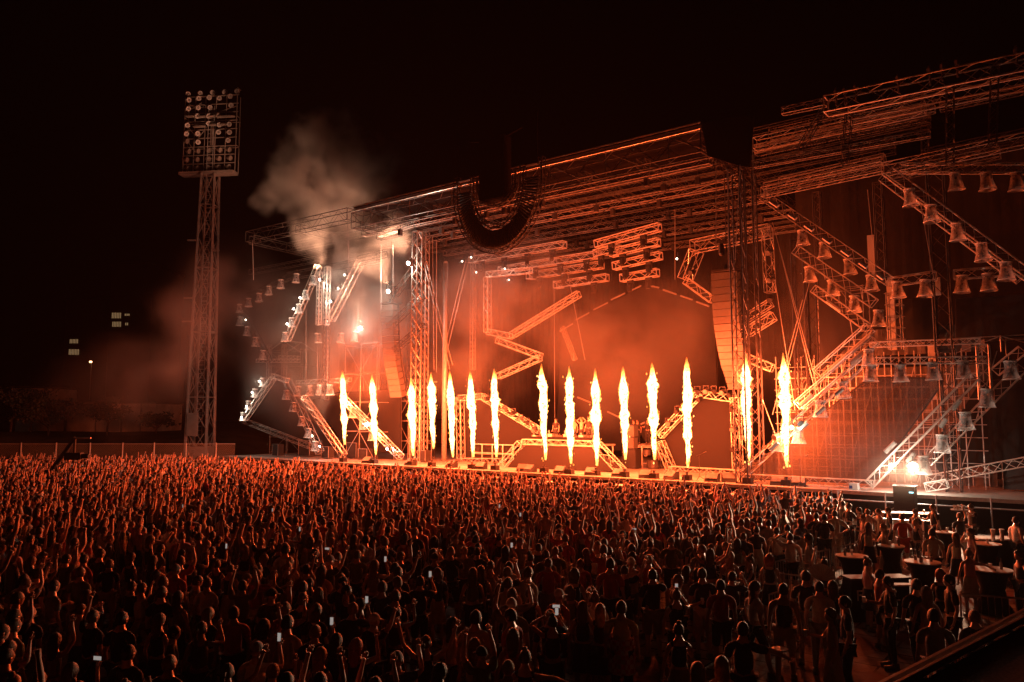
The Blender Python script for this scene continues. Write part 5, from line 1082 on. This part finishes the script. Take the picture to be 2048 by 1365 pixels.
# --- general crowd
POSES=[(('down','down'),.66),(('drink','down'),.06),(('up','down'),.09),(('down','up'),.10),(('up','up'),.05),(('vee','vee'),.04),(('down','fist'),.10),(('clap','clap'),.07),(('down','phone'),.06),(('down','vee'),.07)]
PN={('down','down'):'arms down',('drink','down'):'left hand at chest',('up','down'):'left arm straight up',('down','up'):'right arm straight up',('up','up'):'both arms straight up',('vee','vee'):'arms in a V',('down','fist'):'right fist raised',('clap','clap'):'hands clapping',('down','phone'):'right hand held out',('down','vee'):'right arm waving'}
pw=np.cumsum([w for _,w in POSES]); pw/=pw[-1]
cand=[]; sp=.66
for i in range(-110,150):
    for j in range(-5,130):
        jx,jy=RNG.uniform(-.24,.24,2); a_=i*sp+(j%2)*.33+jx; d_=j*sp*.95+jy    # along, towards the camera from the pit
        p=P(a_,-7.3-d_,0); x,y=p.x,p.y
        if y<8.5 or y>64.3: continue
        if x<-.70*y-2: continue
        px,py=proj((x,y,1.75))
        if px<-60 or px>1700 or py>1385: continue
        if px>1600 and py>1012: continue
        if px>1480 and py>1062: continue
        if px>1235 and py>1172: continue
        if px>1120 and py>1235: continue
        r=RNG.random()
        dist=math.hypot(x,y)
        if r<.10+ (.30 if dist<26 else .12 if dist<34 else 0)+(.22 if px>1300 and py>1080 else 0): continue
        if any((x-q[0])**2+(y-q[1])**2<.30 for q in HANDP): continue
        cand.append((dist,x,y,px,py))
# stage-left field beyond the end of the deck
for i in range(60):
    for j in range(14):
        x=-20-i*.7+RNG.uniform(-.25,.25); y=64.2-j*.72+RNG.uniform(-.2,.2); q=Vector((x,y,0)); a_=q.dot(Uv); t_=q.dot(Nv)-D0
        if a_>-62.5 or t_<-7.0: continue
        px,py=proj((x,y,1.75))
        if px<-60 or RNG.random()<.08: continue
        cand.append((math.hypot(x,y),x,y,px,py))
cand.sort(key=lambda c:c[0])
inframe=[c for c in cand if -25<c[3]<2070 and c[4]<1362]
NIND=max(0,300-len(PP)-len(PHN)-12)
ind=inframe[:NIND]; iset=set(id(c) for c in ind); rest=[c for c in cand if id(c) not in iset]
def zone(px,py):
    hx='far left' if px<250 else 'left' if px<520 else 'left of centre' if px<800 else 'centre' if px<1060 else 'right of centre' if px<1300 else 'right'
    vy='bottom' if py>1255 else 'low' if py>1185 else 'lower' if py>1130 else 'middle' if py>1085 else 'upper'
    return vy+' '+hx
recs=[]
for (d,x,y,px,py) in ind:
    pose=POSES[int(np.searchsorted(pw,RNG.random()))][0]; fem=int(RNG.random()<.45)
    hair=RNG.choice(['long','tail','bun','long','curly']) if fem else RNG.choice(['short','short','short','short','cap'])
    tc=RNG.choice(['black','black','black','grey','navy','red','beige','white','olive']); low=RNG.choice(['shorts','skirt','trousers']) if fem else RNG.choice(['shorts','trousers'])
    h=float(np.clip(RNG.normal(1.68 if fem else 1.79,.06),1.54,1.95))
    recs.append([d,x,y,px,py,pose,fem,str(hair),str(tc),str(low),h])
HN={'long':'long-haired woman','tail':'ponytailed woman','bun':'bun-haired woman','curly':'curly woman','short':'short-haired man','cap':'capped man'}
from collections import defaultdict
bk=defaultdict(list)
for r in recs: r.append('%s, %s top, %s, %s of the crowd'%(HN[r[7]],r[8],PN[r[5]],zone(r[3],r[4]))); bk[r[-1]].append(r)
for k,v in bk.items():
    v.sort(key=lambda r:r[3])
    if len(v)>1:
        for i,r in enumerate(v): r[-1]=k.replace(' of the crowd','').replace('straight ','')+', %s such from left'%ORD[i]
for r in recs:
    d,x,y,px,py,pose,fem,hair,tc,low,h,lab=r
    rz=face_to(x,y,*(STAGE_C+Uv*RNG.normal(0,8))[:2])+RNG.normal(0,.28)
    if RNG.random()<.05: rz+=RNG.uniform(-1.5,1.5)
    person((x,y),rz,h,pose[0],pose[1],fem,int(RNG.random()<.4),low,hair,'tank' if fem and RNG.random()<.7 else 'tee','skin%d'%RNG.integers(0,3),'hair%d'%RNG.choice([0,0,1,1,2]) if hair!='cap' else 'c_'+str(RNG.choice(['black','white','grey'])),'c_'+tc,'c_'+str(RNG.choice(['black','black','denim','grey','beige'])),lab,'people standing in the crowd')
print('people',len(recs)+len(PP)+len(PHN)+12,'mass',len(rest),'protos',len(PROTO))
# the rest of the crowd as one mass
M['crowd']=attr_mat('crowd_people',.6,.5)
def low_person(pose,fem,hair):
    n,e=skeleton(pose[0],pose[1],0,0,fem); n=dict(n); n['sp2']=(*n['sp2'][:3],n['sp2'][3]+.012); n['pel']=(*n['pel'][:3],.148)
    for t in 'LR': n.pop('to'+t); n['th'+t]=(*n['th'+t][:3],.095); n['um'+t]=(*n['um'+t][:3],.052); n['pm'+t]=(*(Vector(n['pm'+t][:3])+ (Vector(n['pm'+t][:3])-Vector(n['wr'+t][:3])).normalized()*.04),.034)
    e=[q for q in e if not q[1].startswith('to')]
    v,f=skin(n,e,'pel',0); v=squash(v,.74); names=list(n); K=np.array([n[k][:3] for k in names])
    cls=[]
    for q in f:
        c=v[list(q)].mean(0); k=names[int(np.argmin(((K-c)**2).sum(1)))]
        cls.append(0 if k[:2] in('el','fm','wr','pm','nk','hd','cf','an') or (fem and k[:2]=='um') else 2 if k[:2] in('pe','hp','th','kn') else 1)
    b=MB(); b.add(v,f); h=MB(); 
    hh=head_mesh(9,7); b.add(hh.v,hh.f); cls+=[0]*len(hh.f); hm=hair_mb(hair,False); b.add(hm.v,hm.f); cls+=[3]*len(hm.f)
    return np.array(b.v,dtype=np.float32),b.f,np.array(cls)
LOWP=[low_person(p,fm,hr) for p,_ in POSES for fm,hr in ((0,'short'),(1,'long'),(0,'short'),(1,'bun'))]
VV=[];LI=[];LT_=[];TC=[];base=0
cols=[np.array(c) for c in list(CL.values())[:9]]; hcs=[(.03,.02,.015),(.03,.02,.015),(.11,.06,.03),(.2,.12,.06)]
for (d,x,y,px,py) in rest:
    k=int(np.searchsorted(pw,RNG.random()))*4+int(RNG.integers(0,4)); v,f,c=LOWP[k]
    h=np.clip(RNG.normal(1.74,.07),1.55,1.95)/1.74; rz=face_to(x,y,*(STAGE_C+Uv*RNG.normal(0,8))[:2])+RNG.normal(0,.3)
    cs,sn=math.cos(rz),math.sin(rz); w=v*h; X=w[:,0]*cs-w[:,1]*sn+x; Yy=w[:,0]*sn+w[:,1]*cs+y
    VV.append(np.stack([X,Yy,w[:,2]+.0],1))
    pal=np.array([[*np.array((.42,.26,.19))*RNG.uniform(.6,1.25)],[*cols[RNG.integers(0,9)]],[*cols[RNG.choice([0,0,2,3,5])]],[*hcs[RNG.integers(0,4)]]])
    TC.append(pal[c]); 
    for q in f: LI.extend([base+i for i in q]); LT_.append(len(q))
    base+=len(v)
VV=np.concatenate(VV); TC=np.concatenate(TC); LI=np.array(LI,dtype=np.int32); LT_=np.array(LT_,dtype=np.int32)
me=bpy.data.meshes.new('crowd'); me.vertices.add(len(VV)); me.vertices.foreach_set('co',VV.astype(np.float32).ravel())
me.loops.add(len(LI)); me.loops.foreach_set('vertex_index',LI); me.polygons.add(len(LT_))
me.polygons.foreach_set('loop_start',np.concatenate([[0],np.cumsum(LT_)[:-1]]).astype(np.int32)); 
me.polygons.foreach_set('use_smooth',np.ones(len(LT_),dtype=bool))
at=me.attributes.new('tint','FLOAT_COLOR','FACE'); at.data.foreach_set('color',np.concatenate([TC,np.ones((len(TC),1))],1).astype(np.float32).ravel())
me.update(calc_edges=True); me.materials.append(M['crowd'])
o=bpy.data.objects.new('crowd',me); COL.objects.link(o); tag(o,'dense mass of concert goers filling the floor towards the stage','crowd',kind='stuff')
print('crowd verts',len(VV))
# ================================================================ guest area at the right
def high_table(px,py,label,r=.40,h=1.1,items=0):
    c=G(px,py,h); o=empty('high_table',(c.x,c.y,0)); tag(o,label,'high table')
    b=MB(); b.lathe([(r,h-.03),(r+.01,h-.015),(r,h)],(c.x,c.y,0),24); b.build('table_top','tape',o)
    b=MB(); b.lathe([(r*1.0,.03),(r*.72,.25),(r*.58,.6),(r*.72,.9),(r*1.0,h-.035)],(c.x,c.y,0),20,cap=False); b.build('stretch_cover','cloth_black',o,smooth=True)
    for k in range(items):
        q=k*2.1+px; d=.22 if k else .05; x,y=c.x+d*math.cos(q),c.y+d*math.sin(q); b=MB()
        if k%2: b.lathe([(.035,h),(.037,h+.14),(.013,h+.2),(.013,h+.28)],(x,y,0),8); tag(b.build('bottle','lampglass'),'glass bottle on the %s, item %s'%(' '.join(label.split()[-7:]),ORD[k]),'bottle')
        else: b.lathe([(.03,h),(.042,h+.14)],(x,y,0),8); tag(b.build('drinking_glass','white'),'pale cup on the %s, item %s'%(' '.join(label.split()[-7:]),ORD[k]),'cup')
    return c
high_table(1704,1111,'high table in black cover by the middle barrier, nearest left',.42,items=2)
high_table(1782,1091,'high table in black cover between the long haired women',.38,items=2)
high_table(1845,1123,'high table in black cover laden with clear glasses',.45,items=6)
high_table(1983,1138,'high table in black cover on the lit floor at right',.48,items=2)
high_table(1972,1087,'high table in black cover just before the bar',.42,items=1)
high_table(1891,1064,'small high table further back near the tray waiter',.32,items=2)
high_table(1846,1027,'small high table near the deck edge with dark crates',.32,items=1)
# counters
def counter(p0,p1,h,dep,label,m='cloth_black',top='tape'):
    d=(p1-p0).normalized(); n=Vector((-d.y,d.x,0)); c=(p0+p1)/2; L=(p1-p0).length/2; o=empty('bar_counter',(c.x,c.y,0)); tag(o,label,'counter')
    b=MB(); b.box(Vector((c.x,c.y,0))+n*dep/2+Zv*(h/2-.02),d*L,n*dep/2,Zv*(h/2-.03)); b.build('body',m,o)
    b=MB(); b.box(Vector((c.x,c.y,0))+n*dep/2+Zv*(h-.02),d*(L+.04),n*(dep/2+.04),Zv*.022); b.build('top',top,o); return o,d,n,c
g0,g1=G(1706,1246,0),G(1822,1243,0)
o,d,n,c=counter(g0,g1,1.05,.4,'black block counter with pale letters on its front',top='black')
q=G(1805,1170,1.07); b=MB(); b.bx(q.x-.25,q.x+.25,q.y-.12,q.y+.12,1.062,1.09); b.build('pale_tray','tape',o)
def letters(txt,p,d,size,parent,m='tape'):
    cu=bpy.data.curves.new('lettering','FONT'); cu.body=txt; cu.size=size; cu.extrude=.004; cu.materials.append(M[m]); tmp=bpy.data.objects.new('t',cu); COL.objects.link(tmp); me=bpy.data.meshes.new_from_object(tmp.evaluated_get(bpy.context.evaluated_depsgraph_get())); bpy.data.objects.remove(tmp); ob=bpy.data.objects.new('lettering',me); COL.objects.link(ob)
    ob.parent=parent; ob.location=p-WLOC[parent]; ob.rotation_euler=(math.pi/2,0,math.atan2(d.y,d.x))
for ch,px in (('F',1714),('L',1789)):
    q=G(px,1246,0); letters(ch,Vector((q.x,q.y,.52))-n*.012,d,.36,o)
g0,g1=G(1962,1150,0),G(2110,1152,0); o,d,n,c=counter(g0,g1,1.12,.6,'long black drinks bar running off the right edge'); 
b=MB(); b.lathe([(.14,-.006),(.14,.006)],G(1988,1120,.55)-n*.02,16,'y'); b.build('emblem','c_red',o)
for px,w in ((1992,'left'),(2010,'right')):
    q=G(px,1080,1.12); q=G(px,1084,1.12)+n*.15; b=MB(); b.lathe([(.045,0),(.06,.12),(.05,.2),(.075,.36)],(q.x,q.y,1.125),10); tag(b.build('drink_pitcher','white'),'tall pale drinks pitcher on the bar, %s of two'%w,'pitcher')
g0,g1=G(1770,1075,0),G(1880,1078,0); counter(g0,g1,1.0,.6,'dark counter before the deck with stacked crates',top='black')
for i,(px,py) in enumerate([(1850,1047),(1862,1050),(1845,1052),(1856,1058)]):
    q=G(px,py,.8+.0*i); b=MB(); b.bx(q.x-.25,q.x+.25,q.y-.2,q.y+.2,.0 if i>1 else .0,.75+.12*i); tag(b.build('crate','black'),'dark bar crate behind the broad light shirt man, %s'%ORD[i],'crate','dark crates by the counter')
q=G(1919,1018,2.1); b=MB(); b.lathe([(.24,0),(.26,.03)],(q.x,q.y,2.05),16); tr_=b.build('serving_tray','steel'); tag(tr_,'round serving tray lifted over the waiter head','tray')
for i in range(5): b=MB(); b.lathe([(.025,0),(.04,.12)],(q.x+.14*math.cos(i*1.26),q.y+.14*math.sin(i*1.26),2.082),8); tag(b.build('drinking_glass','white'),'drink glass standing on the lifted serving tray','glass','glasses on the lifted tray')
q=G(1560,1295,1.05); b=MB(); b.lathe([(.12,0),(.14,.03)],(q.x,q.y,1.0),16); tag(b.build('serving_tray','steel'),'flat tray held out by the man with straps','tray')
# folding hand fan
f=empty('hand_fan',G(1648,1150,1.75)); fc_=G(1640,1160,1.5); tag(f,'open pale pleated hand fan beside the raised arm','fan')
b=MB(); v=[fc_]; 
for k in range(25): a=R(165-k*7.2); v.append(fc_+Vector((math.cos(a)*.34,.02*(k%2),math.sin(a)*.34)))
b.add(v,[(0,k,k+1) for k in range(1,25)]); b.build('leaf','tape',f)
b=MB(); [b.tube(fc_+Vector((0,-.012,0)),fc_+Vector((math.cos(R(165-k*14.4))*.34,-.012,math.sin(R(165-k*14.4))*.34)),.004,3) for k in range(13)]; b.build('stick','wood',f)
def barrier(px0,py0,px1,py1,label,h=1.1):
    p0,p1=G(px0,py0,h),G(px1,py1,h); a=Vector((p0.x,p0.y,0)); e=Vector((p1.x,p1.y,0)); d=(e-a).normalized(); o=empty('metal_barrier',a); tag(o,label,'barrier')
    b=MB(); b.tube(a+Zv*h,e+Zv*h,.022,6); b.tube(a+Zv*.15,e+Zv*.15,.02,6); b.tube(a+Zv*.05,a+Zv*h,.022,6); b.tube(e+Zv*.05,e+Zv*h,.022,6); b.build('frame','steel',o)
    b=MB(); L=(e-a).length; k=int(L/.13); [b.tube(a+d*(L*i/k)+Zv*.15,a+d*(L*i/k)+Zv*h,.008,4,cap=False) for i in range(1,k)]; b.build('bars','steel',o)
    n=Vector((-d.y,d.x,0))
    for q in (.15,.85): b=MB(); m=a+d*L*q; b.tube(m-n*.3+Zv*.02,m+n*.3+Zv*.02,.02,5); b.tube(m+Zv*.02,m+Zv*.15,.02,5); b.build('foot','steel',o)
barrier(1551,1124,1576,1118,'short metal barrier piece at the left of the guest area'); barrier(1587,1114,1659,1099,'metal barrier behind the curly man in white tee'); barrier(1667,1096,1712,1087,'metal barrier near the tall leaning man')
barrier(1548,1146,1647,1157,'metal barrier crossing behind the big black tee man'); barrier(1538,1190,1578,1177,'low metal barrier corner left of the big man'); barrier(1920,1188,2060,1199,'metal barrier on the lit floor at lower right',1.05)
# near grandstand deck with rail, bottom right
zp=3.2; p0,p1=G(1839,1365,zp),G(2048,1252,zp); d=(p1-p0).normalized(); n=Vector((d.y,-d.x,0)); 
gs=empty('stand_deck',p0); tag(gs,'grey felt covered stand deck edge at the bottom right corner','stand')
b=MB(); a=p0-d*2.0; e=p1+d*7; b.prism([a,e,e+n*6,a+n*6],-Zv*.18); b.build('felt_surface',mat('grey_felt',(.42,.40,.38),.95,bump=.9,bs=120,var=.35,vs=40),gs)
b=MB(); b.tube(a-n*.03+Zv*.03,e-n*.03+Zv*.03,.03,8); b.build('inner_rail','steel',gs)
q0,q1=G(1780,1365,zp+.0),G(2048,1226,zp); dd=(q1-q0).normalized(); qa,qe=q0-dd*2,q1+dd*6
b=MB(); b.tube(qa,qe,.035,8); b.build('outer_rail','steel',gs)
for k in range(24):
    s=k*.45-.3; p=qa+dd*s; r=a+d*s; b=MB(); b.tube(p,r+d*.12,.018,5); b.build('rung','steel',gs)
for k in range(5): s=k*2.2+.5; p=qa+dd*s; b=MB(); b.tube(Vector((p.x,p.y,0)),p,.03,6); b.build('support_post','steel',gs)
# ================================================================ smoke and haze
def smoke(name,bounds,blobs,dens,scale,label,col=(.8,.76,.72),thr=.42,detail=4,step=1.0,warp=1.6,aniso=0.2):
    (x0,x1,y0,y1,z0,z1)=bounds; b=MB(); b.bx(x0,x1,y0,y1,z0,z1)
    m=bpy.data.materials.new(name); m.use_nodes=True; nt=m.node_tree; L=nt.links; nt.nodes.remove(nt.nodes['Principled BSDF'])
    pv=nt.nodes.new('ShaderNodeVolumePrincipled'); pv.inputs['Color'].default_value=(*col,1); pv.inputs['Anisotropy'].default_value=aniso
    ge=nt.nodes.new('ShaderNodeNewGeometry'); n1=nt.nodes.new('ShaderNodeTexNoise'); n1.inputs['Scale'].default_value=scale; n1.inputs['Detail'].default_value=detail; n1.inputs['Distortion'].default_value=.6
    L.new(ge.outputs['Position'],n1.inputs['Vector'])
    n2=nt.nodes.new('ShaderNodeTexNoise'); n2.inputs['Scale'].default_value=scale*.8; n2.inputs['Detail'].default_value=2; L.new(ge.outputs['Position'],n2.inputs['Vector'])
    sb=nt.nodes.new('ShaderNodeVectorMath'); sb.operation='SUBTRACT'; L.new(n2.outputs['Color'],sb.inputs[0]); sb.inputs[1].default_value=(.5,.5,.5)
    scn=nt.nodes.new('ShaderNodeVectorMath'); scn.operation='SCALE'; L.new(sb.outputs[0],scn.inputs[0]); scn.inputs['Scale'].default_value=warp*2
    ad=nt.nodes.new('ShaderNodeVectorMath'); L.new(ge.outputs['Position'],ad.inputs[0]); L.new(scn.outputs[0],ad.inputs[1])
    acc=None
    for (c,rad,wt) in blobs:
        ds=nt.nodes.new('ShaderNodeVectorMath'); ds.operation='DISTANCE'; L.new(ad.outputs[0],ds.inputs[0]); ds.inputs[1].default_value=tuple(c)
        mr=nt.nodes.new('ShaderNodeMapRange'); mr.interpolation_type='SMOOTHSTEP'; mr.inputs[1].default_value=0; mr.inputs[2].default_value=rad; mr.inputs[3].default_value=wt; mr.inputs[4].default_value=0; L.new(ds.outputs['Value'],mr.inputs[0])
        if acc is None: acc=mr.outputs[0]
        else:
            mm=nt.nodes.new('ShaderNodeMath'); mm.operation='MAXIMUM'; L.new(acc,mm.inputs[0]); L.new(mr.outputs[0],mm.inputs[1]); acc=mm.outputs[0]
    r2=nt.nodes.new('ShaderNodeMapRange'); r2.inputs[1].default_value=thr; r2.inputs[2].default_value=thr+.22; L.new(n1.outputs['Fac'],r2.inputs[0])
    mu=nt.nodes.new('ShaderNodeMath'); mu.operation='MULTIPLY'; L.new(acc,mu.inputs[0]); L.new(r2.outputs[0],mu.inputs[1])
    m2=nt.nodes.new('ShaderNodeMath'); m2.operation='MULTIPLY'; L.new(mu.outputs[0],m2.inputs[0]); m2.inputs[1].default_value=dens
    L.new(m2.outputs[0],pv.inputs['Density']); L.new(pv.outputs[0],nt.nodes['Material Output'].inputs['Volume'])
    m.cycles.volume_step_rate=step
    o=b.build(name,m); tag(o,label,'smoke',kind='stuff'); return o
def sb_(px,py,t,r,w=1): return (S(px,py,t),r,w)
pl=[sb_(735,560,4,4.0,.7),sb_(700,500,4,4.0,.8),sb_(690,440,4,4.4,.9),sb_(670,370,4,5.0),sb_(650,310,4,4.4),sb_(610,330,4,3.6),sb_(570,370,4,2.8,.9),sb_(535,400,4,2.0,.9),sb_(720,360,4,4.4,.45),sb_(760,340,4,3.2,.25),sb_(790,500,4,3.2,.6),sb_(640,460,3,3.0,.6)]
xs=[c[0] for c in pl]; mn=lambda k:min(c[k]-r for c,r,w in pl); mx_=lambda k:max(c[k]+r for c,r,w in pl)
smoke('smoke_plume',(mn(0),mx_(0),mn(1),mx_(1),mn(2),mx_(2)),pl,1.7,.42,'big pale smoke plume rising over the left end of the stage',step=.5,thr=.40,detail=6,warp=2.2)
sm=[sb_(1000,600,8,6.5,1),sb_(900,600,9,6,.9),sb_(1070,580,8,5,.9),sb_(860,720,6,5,.5),sb_(960,720,7,5.5,.5),sb_(1150,640,9,6,.45),sb_(1250,700,9,7,.35),sb_(800,640,5,4.5,.6),sb_(1380,640,8,5,.3),sb_(1000,500,8,5,.5),sb_(640,720,5,8,.9),sb_(560,640,5,7,.6),sb_(760,660,4,7,.9),sb_(1600,640,8,7,.14)]
mnn=lambda k:min(c[k]-r for c,r,w in sm); mxx=lambda k:max(c[k]+r for c,r,w in sm)
smoke('stage_smoke',(mnn(0),mxx(0),mnn(1),mxx(1),1.6,18.8),sm,.24,.24,'orange lit smoke drifting inside the stage behind the flames',step=1.0,thr=.34)
c_=S(1810,925,.2); fl=[(c_,3.2,1)]
smoke('lamp_glow_mist',(c_.x-3,c_.x+3,c_.y-3,c_.y+3,c_.z-2.2,c_.z+3),fl,.02,.5,'added mist giving the glow around the two dazzling floodlights',thr=.2)  # mist put in to imitate the bloom round both floodlights
ls=[(Y(330,700,60),6,.8),(Y(370,650,60),5,.7),(Y(280,760,62),5,.6),(Y(450,600,60),6,.35),(Y(200,800,64),6,.3)]
a_=lambda k,s:(min if s<0 else max)(c[k]+s*r for c,r,w in ls)
smoke('drifting_smoke',(a_(0,-1),a_(0,1),a_(1,-1),a_(1,1),.5,a_(2,1)),ls,.15,.22,'faint brown smoke drifting past the light tower foot',step=1.5,thr=.40)
b=MB(); b.bx(-260,140,-12,300,-1,75); hm=bpy.data.materials.new('haze_air'); hm.use_nodes=True; nt=hm.node_tree; nt.nodes.remove(nt.nodes['Principled BSDF'])
pv=nt.nodes.new('ShaderNodeVolumePrincipled'); pv.inputs['Color'].default_value=(.85,.80,.78,1); pv.inputs['Density'].default_value=HAZE_D; pv.inputs['Anisotropy'].default_value=.35
nt.links.new(pv.outputs[0],nt.nodes['Material Output'].inputs['Volume']); o=b.build('haze',hm); tag(o,'thin even smoke haze hanging over the whole concert ground','haze',kind='stuff')
